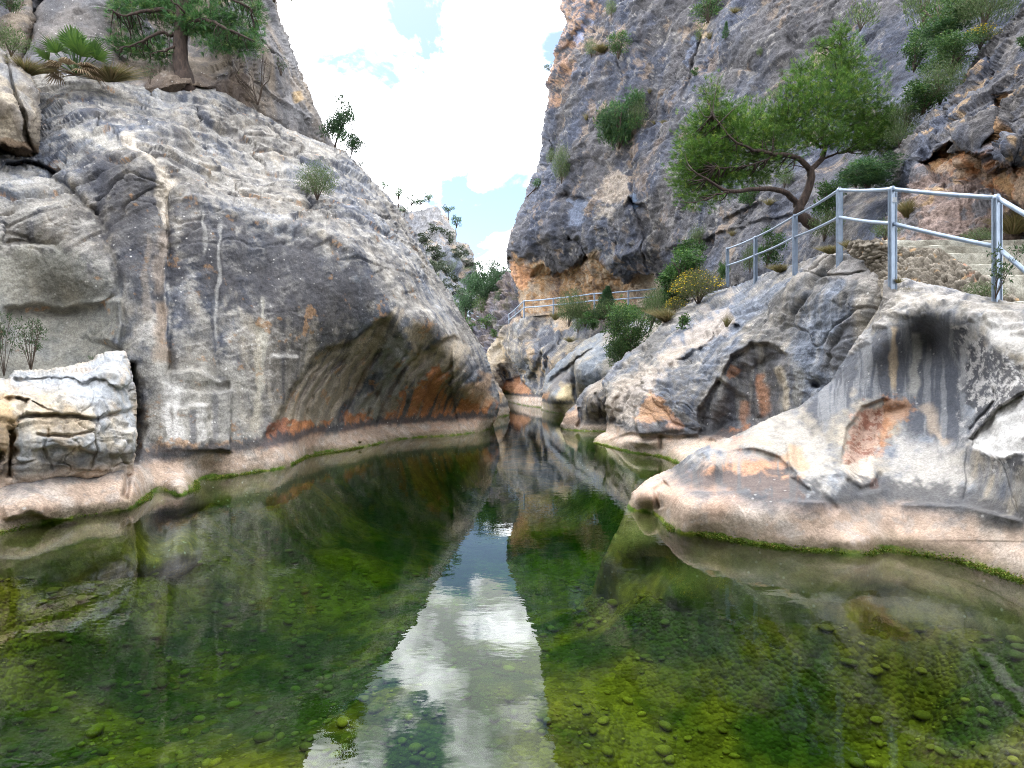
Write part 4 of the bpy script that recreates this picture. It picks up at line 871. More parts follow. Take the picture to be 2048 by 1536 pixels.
C = mixc(C, mixc(np.broadcast_to(np.float32((.055, .057, .066)), C.shape), (.40, .39, .38), ss(-.15, .45, fbm(p, 9, 5, gain=.75, seed=215))), F1.mask([(1925, 660), (1990, 690), (2080, 740), (2080, 960), (2010, 940), (1945, 900), (1930, 800)], 24, 18) * .9)
C = mixc(C, (.50, .48, .45), F1.mask([(1960, 640), (2100, 660), (2100, 740), (1990, 690)], 16, 10) * .7); C = mixc(C, (.50, .49, .475), slab * .9); C = mixc(C, (.36, .335, .305), topm * ss(-.5, .3, F1.v_fine) * .8)
for a, w, c, k in [([(1788, 650), (1786, 720), (1790, 790)], 6, (.40, .31, .2), .7), ([(1830, 660), (1832, 760), (1830, 800)], 9, (.33, .32, .29), .7), ([(1850, 800), (1870, 860), (1900, 900)], 10, (.40, .32, .24), .6), ([(1950, 640), (1930, 700), (1920, 780)], 6, (.33, .33, .33), .6), ([(1937, 890), (1930, 930), (1934, 965), (1922, 1008)], 1.6, BLACK, .6), ([(2003, 930), (2014, 955), (2018, 975), (2036, 1034)], 1.6, BLACK, .6), ([(1958, 925), (1962, 1000)], 3, (.16, .16, .17), .7), ([(1990, 930), (1995, 1000)], 3, (.18, .18, .19), .6)]:
    C = mixc(C, c, F1.streakmask(a, w, seed=int(a[0][0])) * k)
C = mixc(C, mixc(np.broadcast_to(np.float32((.46, .25, .145)), C.shape), (.27, .23, .20), ss(.1, .4, st)), F1.mask([(1374, 976), (1380, 940), (1405, 918), (1440, 906), (1500, 912), (1560, 920), (1590, 950), (1615, 1000), (1540, 992), (1464, 980)], 20, 14) * .85)
C = mixc(C, (.30, .275, .25), F1.mask([(1380, 940), (1405, 915), (1440, 903), (1530, 905), (1565, 920), (1500, 925), (1430, 925)], 8, 6) * .6)
C = mixc(C, (.42, .28, .17), F1.mask([(1575, 890), (1600, 890), (1620, 930), (1600, 950), (1580, 930)], 12, 8) * .7); C = mixc(C, (.46, .28, .2), F1.mask([(1420, 884), (1520, 870), (1540, 890), (1440, 900)], 10, 10, .06) * .5)
C = mixc(C, mixc(np.broadcast_to(np.float32((.38, .25, .19)), C.shape), (.20, .07, .04), ss(.05, .35, fbm(p, 8, 4, gain=.7, seed=217))), F1.mask([(1690, 940), (1700, 850), (1730, 814), (1790, 806), (1775, 860), (1755, 920)], 18, 14, .05) * .8)
C = mixc(C, (.38, .20, .10), F1.mask([(1770, 800), (1815, 797), (1829, 810), (1820, 830), (1790, 850), (1770, 880), (1764, 900), (1756, 880), (1765, 840)], 14, 12, .06) * .6); C = mixc(C, (.5, .44, .37), F1.mask([(1690, 930), (1740, 920), (1750, 955), (1720, 972), (1698, 962)], 10, 6) * .8); C = mixc(C, (.42, .17, .07), F1.mask([(1742, 958), (1758, 955), (1754, 972), (1742, 972)], 4, 4) * .8)
C = mixc(C, (.50, .33, .25), F1.mask([(1520, 1000), (1640, 1004), (1700, 1040), (1640, 1050), (1560, 1030)], 24, 14) * .5)
ck = cracks(F1, (.7, .7, .8), 920, width=.022, keep=.12)
C = mixc(C, (.09, .085, .08), ck * .5)
C = flood_bands(F1, C, .44, seed=14, pale=(.45, .34, .265), line=.85)
tag(F1.finish(C, M_SMOOTH, back=((.12, 2), (.5, 5), (1.2, 10))), 'smooth pale water-worn rock with a scooped pocket reaching into the pool', 'rock', kind='structure')

# ---------------------------------------------- hillside, slope behind the bend
outH = [(700, 420), (770, 405), (805, 408), (822, 425), (852, 420), (875, 408), (884, 420), (898, 437), (910, 461), (914, 482), (928, 484), (939, 490), (946, 507), (951, 540), (957, 562), (1000, 600), (1080, 640), (1080, 760), (700, 760)]
ctrlH = [(700, 420, 150), (805, 410, 160), (875, 410, 158), (898, 438, 160), (914, 484, 158), (940, 492, 160), (950, 540, 158), (860, 450, 150), (880, 500, 143), (850, 520, 138), (920, 540, 145), (900, 600, 125), (830, 620, 115), (1000, 640, 130), (1080, 700, 125), (700, 740, 100), (900, 740, 100), (835, 470, 150)]
H1 = Mass('hillside', outH, ctrlH, step=1.6, warp=(3, .05), rough=4, seed=40, dlim=(80, 180))
H1.scarp([(805, 470), (850, 462), (900, 465)], -4, 3, 20); H1.scarp([(835, 520), (870, 500), (905, 510)], -4, 3, 20); H1.round_edges(10, 6); H1.world(); p = H1.p; NL = H1.noise
vf1, vf2, vc = voronoi(p[H1.live], (.16, .1, .09), 14); w1, w2, wc = voronoi(p[H1.live], (.4, .3, .35), 15)
bl = np.zeros(len(p), np.float32); bl[H1.live] = (vc - .5) * 3.0 * ss(.02, .1, vf2 - vf1) + (wc - .5) * 1.2
H1.push(NL(lambda a: 1.2 * fbm(a, .08, 5, gain=.6, seed=41)) + bl)
C = patina(H1, (.075, .08, .092), (.125, .13, .14), (.21, .205, .195), .06, .6, 220)
C = mixc(C, (.22, .22, .235), H1.mask([(800, 400), (890, 400), (915, 480), (860, 520), (820, 480)], 12, 10) * .7); C = mixc(C, (.34, .25, .17), ss(.3, .55, fbm(p, .25, 4, gain=.65, seed=223)) * .5); C = mixc(C, (.06, .085, .03), ss(.18, .3, fbm(p, .3, 4, gain=.65, seed=225)) * ss(470, 560, H1.PY.ravel()) * .8)
tag(H1.finish(C, M_HILL, back=((3, 2), (12, 8), (40, 20))), 'distant pale limestone hillside dotted with shrubs beyond the gorge', 'hillside', kind='structure')

outS = [(900, 660), (935, 640), (960, 606), (985, 575), (1004, 555), (1020, 548), (1060, 560), (1080, 700), (1040, 760), (900, 760)]
ctrlS = [(900, 660, 76), (935, 640, 74), (960, 610, 70), (1004, 560, 62), (1060, 580, 56), (1040, 640, 54), (990, 640, 60), (950, 680, 66), (960, 740, 58), (1040, 740, 53), (1000, 690, 56)]
S1 = Mass('slope', outS, ctrlS, step=1.8, warp=(3, .05), rough=4, seed=43, dlim=(50, 90)); S1.round_edges(8, 2); S1.world(); p = S1.p
S1.push(S1.noise(lambda a: .6 * fbm(a, .2, 4, seed=44) + .5 * ridged(tg(a), (.3, .3, 1.2), 4, gain=.6, seed=45)))
C = patina(S1, (.075, .068, .08), (.13, .115, .125), (.22, .2, .2), .2, .5, 230); C = mixc(C, (.10, .10, .05), ss(.2, .4, fbm(p, .5, 4, seed=233)) * .6)
tag(S1.finish(C, M_HILL, back=((1, 2), (4, 6), (12, 12))), 'dark bedded rock slope behind the distant railing corner', 'rock slope', kind='structure')
# ------------------------------------------------------------------ bed, pebbles, water, ground
M_BED = None
def bed_material():
    m, nt, out = nodes('river_bed')
    L = nt.links.new
    at = N(nt, 'ShaderNodeAttribute', attribute_name='Col')
    g = N(nt, 'ShaderNodeNewGeometry')
    vo = N(nt, 'ShaderNodeTexVoronoi'); vo.inputs['Scale'].default_value = 11; L(g.outputs['Position'], vo.inputs['Vector'])
    vs = N(nt, 'ShaderNodeTexVoronoi'); vs.inputs['Scale'].default_value = 26; L(g.outputs['Position'], vs.inputs['Vector'])
    sep = N(nt, 'ShaderNodeSeparateColor'); L(vo.outputs['Color'], sep.inputs[0])
    mr = N(nt, 'ShaderNodeMapRange'); mr.inputs['To Min'].default_value = .65; mr.inputs['To Max'].default_value = 1.4; L(sep.outputs[0], mr.inputs['Value'])
    mx = N(nt, 'ShaderNodeMix', data_type='RGBA', blend_type='MULTIPLY'); mx.inputs['Factor'].default_value = 1
    L(at.outputs['Color'], mx.inputs['A']); L(mr.outputs[0], mx.inputs['B'])
    ad = N(nt, 'ShaderNodeMath', operation='ADD'); L(vo.outputs['Distance'], ad.inputs[0]); L(vs.outputs['Distance'], ad.inputs[1])
    b = N(nt, 'ShaderNodeBump'); b.invert = True; b.inputs['Strength'].default_value = .8; b.inputs['Distance'].default_value = .05; L(ad.outputs[0], b.inputs['Height'])
    p = N(nt, 'ShaderNodeBsdfPrincipled'); p.inputs['Roughness'].default_value = .9; p.inputs['Specular IOR Level'].default_value = .1
    L(mx.outputs['Result'], p.inputs['Base Color']); L(b.outputs[0], p.inputs['Normal']); L(p.outputs[0], out.inputs['Surface'])
    return m
M_BED = bed_material()

def bed_height(x, y):
    q = np.stack([x, y, np.zeros_like(x)], 1)
    h = -1.05 - .035 * np.clip(y - 3, 0, 30) + .30 * fbm(q, .28, 4, seed=300) + .05 * fbm(q, 1.5, 3, seed=303)
    h -= .45 * np.exp(-((x - 1.6) / 1.3) ** 2 - ((y - 8) / 4.5) ** 2) + .55 * np.exp(-((x + 3.0) / 1.8) ** 2 - ((y - 6.5) / 2.0) ** 2) + .6 * np.exp(-((x + .6) / 1.6) ** 2 - ((y - 13) / 5) ** 2)
    for sh, k in ((shoreR[:-1], .85), (shoreL[2:], .8), (shoreM[:6], .7)):
        ln = [((a - CX) / F * dz(b), dz(b)) for a, b in sh]
        dd, _, _ = line_dist(x, y, ln)
        h += k * np.exp(-(dd / .75) ** 2)
    return h
bx = np.linspace(-11, 11, 420); by = np.concatenate([np.linspace(-44, -2.2, 60), np.linspace(-2, 14, 430), np.linspace(14.2, 58, 160)])
BX, BY = np.meshgrid(bx, by); q = np.stack([BX.ravel(), BY.ravel()], 1)
hz = bed_height(q[:, 0], q[:, 1])
ii = np.arange(BX.size).reshape(BX.shape)
fq = np.stack([ii[:-1, :-1].ravel(), ii[:-1, 1:].ravel(), ii[1:, 1:].ravel(), ii[1:, :-1].ravel()], 1)
tag(mesh_from('riverbed', np.column_stack([q, hz]), fq, M_BED, col=bed_color(q[:, 0], q[:, 1])), 'olive pebbly bed under the clear green water', 'riverbed', kind='structure')

def ico(sub=1):
    import bmesh
    b = bmesh.new(); bmesh.ops.create_icosphere(b, subdivisions=sub, radius=1)
    v = np.array([x.co[:] for x in b.verts], np.float32); f = np.array([[y.index for y in x.verts] for x in b.faces], np.int32); b.free()
    return v, f
iv, jf = ico(2)
n = 8000
py_ = 1.9 + 8.5 * rng.random(n) ** 1.5; px_ = (rng.random(n) - .5) * (2.2 + 1.75 * py_)
keepp = (fbm(np.stack([px_, py_, np.zeros(n)], 1), .8, 3, seed=320) < .32)
px_, py_ = px_[keepp], py_[keepp]; n = len(px_)
rad = .010 + .045 * rng.random(n) ** 4 + (rng.random(n) < .003) * .05
vv, ff, cc = [], [], []
hzp = bed_height(px_, py_)
cb = bed_color(px_, py_)
for k in range(n):
    a = rng.random() * 6.28; s = rad[k] * np.array([1 + .5 * rng.random(), .75 + .35 * rng.random(), .45 + .2 * rng.random()])
    v = iv * s * (1 + .10 * np.sin(iv[:, [1, 2, 0]] * 2.3 + k))
    v = np.column_stack([v[:, 0] * math.cos(a) - v[:, 1] * math.sin(a), v[:, 0] * math.sin(a) + v[:, 1] * math.cos(a), v[:, 2]])
    vv.append(v + [px_[k], py_[k], hzp[k] + s[2] * .55]); ff.append(jf + k * len(iv))
    t = rng.random(); cc.append(np.broadcast_to(cb[k] * (.95 + .6 * t) + np.array([.07, .045, .009]) * t ** 3, (len(iv), 3)))
M_PEB = rock_material('pebble', 2, .2, 0, .8, .3)
tag(mesh_from('pebbles', np.concatenate(vv), np.concatenate(ff), M_PEB, col=np.concatenate(cc)), 'rounded olive pebbles scattered over the bed of the pool', 'pebbles', kind='stuff')

m, nt, out = nodes('pool_water'); L = nt.links.new
g = N(nt, 'ShaderNodeNewGeometry')
mp = N(nt, 'ShaderNodeMapping'); mp.inputs['Scale'].default_value = (1.0, 1.6, 1); L(g.outputs['Position'], mp.inputs['Vector'])
n1 = N(nt, 'ShaderNodeTexNoise'); n1.inputs['Scale'].default_value = 3.2; n1.inputs['Detail'].default_value = 3; n1.inputs['Roughness'].default_value = .5; L(mp.outputs[0], n1.inputs['Vector'])
n2 = N(nt, 'ShaderNodeTexNoise'); n2.inputs['Scale'].default_value = 9; n2.inputs['Detail'].default_value = 2; L(mp.outputs[0], n2.inputs['Vector'])
b1 = N(nt, 'ShaderNodeBump'); b1.inputs['Strength'].default_value = .035; b1.inputs['Distance'].default_value = .03; L(n1.outputs['Fac'], b1.inputs['Height'])
b2 = N(nt, 'ShaderNodeBump'); b2.inputs['Strength'].default_value = .025; b2.inputs['Distance'].default_value = .010; L(n2.outputs['Fac'], b2.inputs['Height']); L(b1.outputs[0], b2.inputs['Normal'])
fr = N(nt, 'ShaderNodeFresnel'); fr.inputs['IOR'].default_value = 1.34; L(b2.outputs[0], fr.inputs['Normal'])
tr = N(nt, 'ShaderNodeBsdfTransparent'); tr.inputs['Color'].default_value = (.93, 1, .93, 1)
gl = N(nt, 'ShaderNodeBsdfGlossy'); gl.inputs['Roughness'].default_value = .0; L(b2.outputs[0], gl.inputs['Normal'])
mx = N(nt, 'ShaderNodeMixShader'); L(fr.outputs[0], mx.inputs[0]); L(tr.outputs[0], mx.inputs[1]); L(gl.outputs[0], mx.inputs[2]); L(mx.outputs[0], out.inputs['Surface'])
va = N(nt, 'ShaderNodeVolumeAbsorption'); va.inputs['Color'].default_value = (.38, .71, .12, 1); va.inputs['Density'].default_value = .52; L(va.outputs[0], out.inputs['Volume'])
M_WATER = m
wx0, wx1, wy0, wy1, wd = -13, 13, -42, 62, -6
wv = [(x, y, z) for z in (0, wd) for (x, y) in ((wx0, wy0), (wx1, wy0), (wx1, wy1), (wx0, wy1))]
tag(mesh_from('water', wv, [[(0, 1, 2, 3), (7, 6, 5, 4), (0, 4, 5, 1), (1, 5, 6, 2), (2, 6, 7, 3), (3, 7, 4, 0)]], M_WATER, smooth=False), 'clear green pool water reflecting cliffs and cloud', 'water', kind='structure')

M_GROUND = noisy_material('ground_gravel', (.14, .12, .09), (.3, .27, .22), 3, .5, .95)
s = 700
tag(mesh_from('ground', [(-s, -s, -6.2), (s, -s, -6.2), (s, s, -6.2), (-s, s, -6.2)], [[(0, 1, 2, 3)]], M_GROUND, smooth=False), 'stony ground under and around the gorge', 'ground', kind='structure')

# ------------------------------------------------------------------ light, sky, camera
EL, AZ = math.radians(56), math.radians(-18)        # AZ: from +Y towards +X
w = bpy.data.worlds.new('World'); S.world = w; w.use_nodes = True
nt = w.node_tree
for nn in list(nt.nodes): nt.nodes.remove(nn)
L = nt.links.new
out = nt.nodes.new('ShaderNodeOutputWorld'); bg = nt.nodes.new('ShaderNodeBackground'); L(bg.outputs[0], out.inputs[0])
sky = nt.nodes.new('ShaderNodeTexSky'); sky.sky_type = 'NISHITA'; sky.sun_disc = False; sky.sun_elevation = EL; sky.sun_rotation = AZ; sky.air_density = 1.0; sky.dust_density = .7; sky.ozone_density = 3.0
tc = nt.nodes.new('ShaderNodeTexCoord')
sep = nt.nodes.new('ShaderNodeSeparateXYZ'); L(tc.outputs['Generated'], sep.inputs[0])
# clouds lie on a layer overhead: direction / height
ad = N(nt, 'ShaderNodeMath', operation='ADD'); L(sep.outputs['Z'], ad.inputs[0]); ad.inputs[1].default_value = .42
dv = N(nt, 'ShaderNodeVectorMath', operation='SCALE')
iv_ = N(nt, 'ShaderNodeMath', operation='DIVIDE'); iv_.inputs[0].default_value = 1; L(ad.outputs[0], iv_.inputs[1])
L(tc.outputs['Generated'], dv.inputs[0]); L(iv_.outputs[0], dv.inputs['Scale'])
mp = nt.nodes.new('ShaderNodeMapping'); mp.inputs['Location'].default_value = (0.4, 5.255, 0); L(dv.outputs[0], mp.inputs['Vector'])
n1 = nt.nodes.new('ShaderNodeTexNoise'); n1.inputs['Scale'].default_value = 3.2; n1.inputs['Detail'].default_value = 9; n1.inputs['Roughness'].default_value = .58; n1.inputs['Distortion'].default_value = .3; L(mp.outputs[0], n1.inputs['Vector'])
cr = N(nt, 'ShaderNodeMapRange', interpolation_type='SMOOTHSTEP'); cr.inputs['From Min'].default_value = .42; cr.inputs['From Max'].default_value = .49; L(n1.outputs['Fac'], cr.inputs['Value'])
n2 = nt.nodes.new('ShaderNodeTexNoise'); n2.inputs['Scale'].default_value = 6.5; n2.inputs['Detail'].default_value = 8; L(mp.outputs[0], n2.inputs['Vector'])
cl = N(nt, 'ShaderNodeMapRange'); cl.inputs['From Min'].default_value = .43; cl.inputs['From Max'].default_value = .60; cl.inputs['To Min'].default_value = 12; cl.inputs['To Max'].default_value = 46; L(n2.outputs['Fac'], cl.inputs['Value'])
cc_ = N(nt, 'ShaderNodeCombineColor')
for k, f in enumerate((.97, .99, 1.03)):
    mm = N(nt, 'ShaderNodeMath', operation='MULTIPLY'); mm.inputs[1].default_value = f; L(cl.outputs[0], mm.inputs[0]); L(mm.outputs[0], cc_.inputs[k])
mx = N(nt, 'ShaderNodeMix', data_type='RGBA'); L(cr.outputs[0], mx.inputs['Factor']); L(sky.outputs[0], mx.inputs['A']); L(cc_.outputs[0], mx.inputs['B'])
L(mx.outputs['Result'], bg.inputs['Color']); bg.inputs['Strength'].default_value = .15

sl = bpy.data.lights.new('sun', 'SUN'); sl.energy = 1.5; sl.angle = math.radians(25); sl.color = (1, .96, .9)
so = bpy.data.objects.new('sun', sl); COL.objects.link(so)
dirv = Vector((math.sin(AZ) * math.cos(EL), math.cos(AZ) * math.cos(EL), math.sin(EL)))
so.rotation_euler = dirv.to_track_quat('Z', 'Y').to_euler(); so.location = dirv * 60

cd = bpy.data.cameras.new('camera'); cam = bpy.data.objects.new('camera', cd); COL.objects.link(cam)
cam.location = (0, 0, H); cam.rotation_euler = (math.radians(90), 0, 0)
cd.sensor_width = 36; cd.lens = 36 * F / 2048; cd.clip_end = 3000; cd.clip_start = .05
S.camera = cam
S.view_settings.view_transform = 'Standard'; S.view_settings.look = 'None'; S.view_settings.exposure = 0.6; S.view_settings.gamma = 1
S.cycles.use_denoising = True; S.cycles.denoiser = 'OPENIMAGEDENOISE'; S.cycles.denoising_input_passes = 'RGB_ALBEDO_NORMAL'; S.cycles.denoising_prefilter = 'NONE'; S.cycles.filter_width = 1.05
S.cycles.max_bounces = 10; S.cycles.transparent_max_bounces = 12; S.cycles.diffuse_bounces = 4; S.cycles.caustics_reflective = False

# ------------------------------------------------------------------ unseen gorge walls behind the viewpoint, added to block sky light from the rear
M_BACK = rock_material('gorge_limestone', .7, .8, 0, .9, .4)
def unseen_gorge_wall(name, label, foot_path, prof, seed):
    """prof: (how far back from the foot line, height)"""
    pts = np.array(foot_path, float); u = np.linspace(0, len(pts) - 1, 150)
    base = np.stack([np.interp(u, range(len(pts)), pts[:, k]) for k in (0, 1)], 1)
    t = norm2(np.gradient(base, axis=0)); nrm = -np.stack([-t[:, 1], t[:, 0]], 1)
    s = np.linspace(0, len(prof) - 1, 110); pr = np.stack([np.interp(s, range(len(prof)), [q[k] for q in prof]) for k in (0, 1)], 1)
    P = np.zeros((110, 150, 3)); P[..., :2] = base[None] + nrm[None] * pr[:, None, :1]; P[..., 2] = pr[:, None, 1]
    q = P.reshape(-1, 3).astype(np.float32)
    dsp = .8 * fbm(q, .16, 5, gain=.6, seed=seed) + facets(q, (.25, .25, .4), seed, .5, .5, .3)
    q[:, :2] += (np.broadcast_to(nrm[None], (110, 150, 2)).reshape(-1, 2) * dsp[:, None]) * .8
    i = np.arange(110 * 150).reshape(110, 150)
    f = np.stack([i[:-1, :-1].ravel(), i[:-1, 1:].ravel(), i[1:, 1:].ravel(), i[1:, :-1].ravel()], 1)
    a = fbm(q, .4, 4, gain=.6, seed=seed + 3)
    c = mixc(np.broadcast_to(np.float32((.10, .10, .105)), q.shape), (.26, .25, .235), ss(-.3, .4, a)); c = mixc(c, PALE, (1 - ss(.3, .5, q[:, 2])) * .9)
    return tag(mesh_from(name, q, f, M_BACK, col=c), label, 'cliff', kind='structure')
def norm2(v): return v / (np.linalg.norm(v, axis=-1, keepdims=True) + 1e-9)
unseen_gorge_wall('cliff', 'unseen grey limestone cliff added behind the viewpoint on the boulder side', [(-6.6, 5.5), (-5.6, 2), (-5.4, -4), (-6.5, -14), (-8, -26), (-6, -38)][::-1], [(.4, -3), (0, 0), (-.2, .5), (-.5, 2), (-1.2, 5), (-3.5, 9), (-4.5, 16), (-8, 26)][:], 700)
unseen_gorge_wall('cliff', 'unseen grey limestone cliff added behind the viewpoint on the stair side', [(5.0, 3.4), (4.4, 0), (4.6, -6), (6, -16), (7, -28), (5, -38)], [(.4, -3), (0, 0), (-.3, .5), (-1.0, 2.0), (-3.5, 2.6), (-4.6, 8), (-6, 16), (-9, 26)], 720)
unseen_gorge_wall('cliff', 'unseen grey limestone cliff added to close off light behind the viewpoint', [(9, -36), (2, -38), (-4, -39), (-11, -36)], [(.4, -3), (0, 0), (-.3, .5), (-1.0, 2.0), (-2.0, 6), (-3, 12), (-5, 20), (-7, 24)], 740)
# ================================================================== plants
def norm(v): return v / (np.linalg.norm(v, axis=-1, keepdims=True) + 1e-9)

def tube(pts, rad, sides=7):
    pts = np.asarray(pts, float); n = len(pts)
    rad = np.asarray(rad, float) if np.ndim(rad) else np.full(n, rad)
    V, Fq = [], []
    t = norm(np.gradient(pts, axis=0))
    ref = np.array([0.31, 0.9, 0.2])
    u = norm(np.cross(t, ref)); w_ = np.cross(t, u)
    a = np.linspace(0, 2 * math.pi, sides, endpoint=False)
    for k in range(n):
        V.append(pts[k] + rad[k] * (np.cos(a)[:, None] * u[k] + np.sin(a)[:, None] * w_[k]))
    V = np.concatenate(V)
    for k in range(n - 1):
        for s in range(sides):
            Fq.append((k * sides + s, k * sides + (s + 1) % sides, (k + 1) * sides + (s + 1) % sides, (k + 1) * sides + s))
    c0 = len(V); V = np.concatenate([V, [pts[0]], [pts[-1]]])
    T = [(c0, (s + 1) % sides, s) for s in range(sides)] + [(c0 + 1, (n - 1) * sides + s, (n - 1) * sides + (s + 1) % sides) for s in range(sides)]
    return V, np.array(Fq), np.array(T)

class Geo:
    def __init__(self): self.V, self.Q, self.T, self.C, self.n = [], [], [], [], 0
    def add(self, V, Q=None, T=None, C=None):
        self.V.append(np.asarray(V, float))
        if Q is not None and len(Q): self.Q.append(np.asarray(Q) + self.n)
        if T is not None and len(T): self.T.append(np.asarray(T) + self.n)
        self.C.append(np.broadcast_to(np.asarray(C if C is not None else (1, 1, 1), float), (len(V), 3)))
        self.n += len(V)
    def tube(self, pts, rad, sides=7, C=None): self.add(*tube(pts, rad, sides), C)
    def build(self, name, mat, parent=None, smooth=True):
        f = []
        if self.Q: f.append(np.concatenate(self.Q))
        if self.T: f.append(np.concatenate(self.T))
        return mesh_from(name, np.concatenate(self.V), f, mat, parent, col=np.concatenate(self.C), smooth=smooth)

def smooth_path(pts, n=14, wob=0.0):
    pts = np.asarray(pts, float); k = len(pts)
    s = np.linspace(0, k - 1, n); out = []
    for v in s:
        i = min(int(v), k - 2); t = v - i
        p0, p1, p2, p3 = pts[max(i - 1, 0)], pts[i], pts[i + 1], pts[min(i + 2, k - 1)]
        out.append(.5 * ((2 * p1) + (-p0 + p2) * t + (2 * p0 - 5 * p1 + 4 * p2 - p3) * t * t + (-p0 + 3 * p1 - 3 * p2 + p3) * t ** 3))
    out = np.array(out)
    if wob: out[1:-1] += rng.normal(0, wob, (n - 2, 3))
    return out

def needles(g, P, D, n, length, width, col, spread=.8):
    """tufts of thin tapering needles"""
    N_ = len(P)
    d = norm(D[:, None, :] + spread * rng.normal(0, .6, (N_, n, 3)))
    L_ = length * (.6 + .6 * rng.random((N_, n, 1)))
    side = norm(np.cross(d, rng.normal(0, 1, (N_, n, 3)))) * width * .5
    b = P[:, None, :] + rng.normal(0, length * .12, (N_, n, 3))
    V = np.stack([b - side, b + side, b + d * L_], 2).reshape(-1, 3)
    T = np.arange(len(V)).reshape(-1, 3)
    C = np.repeat(col, n * 3, 0)
    g.add(V, None, T, C)

def leaves(g, P, D, length, width, col, droop=.15):
    """single leaves: a folded lozenge each"""
    N_ = len(P)
    d = norm(D); s = norm(np.cross(d, rng.normal(0, 1, (N_, 3))))
    up = np.cross(s, d)
    L_ = length * (.6 + .7 * rng.random((N_, 1))); W_ = width * (.7 + .5 * rng.random((N_, 1)))
    b = P; m = P + d * L_ * .5
    V = np.stack([b, m + s * W_ * .5 + up * W_ * .15, b + d * L_ - up * L_ * droop, m - s * W_ * .5 + up * W_ * .15], 1).reshape(-1, 3)
    i = np.arange(N_) * 4
    Q = np.stack([i, i + 1, i + 2, i + 3], 1)
    g.add(V, Q, None, np.repeat(col, 4, 0))

def greens(n, a, b, c=None, k=.0):
    t = rng.random((n, 1))
    o = np.asarray(a) * (1 - t) + np.asarray(b) * t
    if c is not None:
        m = rng.random((n, 1)) < k
        o = np.where(m, np.asarray(c), o)
    return o * (.75 + .5 * rng.random((n, 1)))

def blob_points(clumps, total, shell=.5):
    """points through a set of ellipsoids (centre, radii), denser outside"""
    v = np.array([c[1][0] * c[1][1] * c[1][2] for c in clumps]) ** .72; v /= v.sum()
    P, D, I = [], [], []
    for k, (c, r) in enumerate(clumps):
        m = max(4, int(total * v[k]))
        u = norm(rng.normal(0, 1, (m, 3))); rr = (rng.random((m, 1)) ** shell)
        q = u * rr
        lump = 1 + .28 * np.sin(u[:, :1] * 5 + k) * np.cos(u[:, 1:2] * 4 + 2 * k) + .15 * np.sin(u[:, 2:3] * 9 + k)
        P.append(np.asarray(c) + q * np.asarray(r) * lump); D.append(norm(u + np.array([0, 0, .45]))); I.append(np.full(m, k))
    return np.concatenate(P), np.concatenate(D), np.concatenate(I)

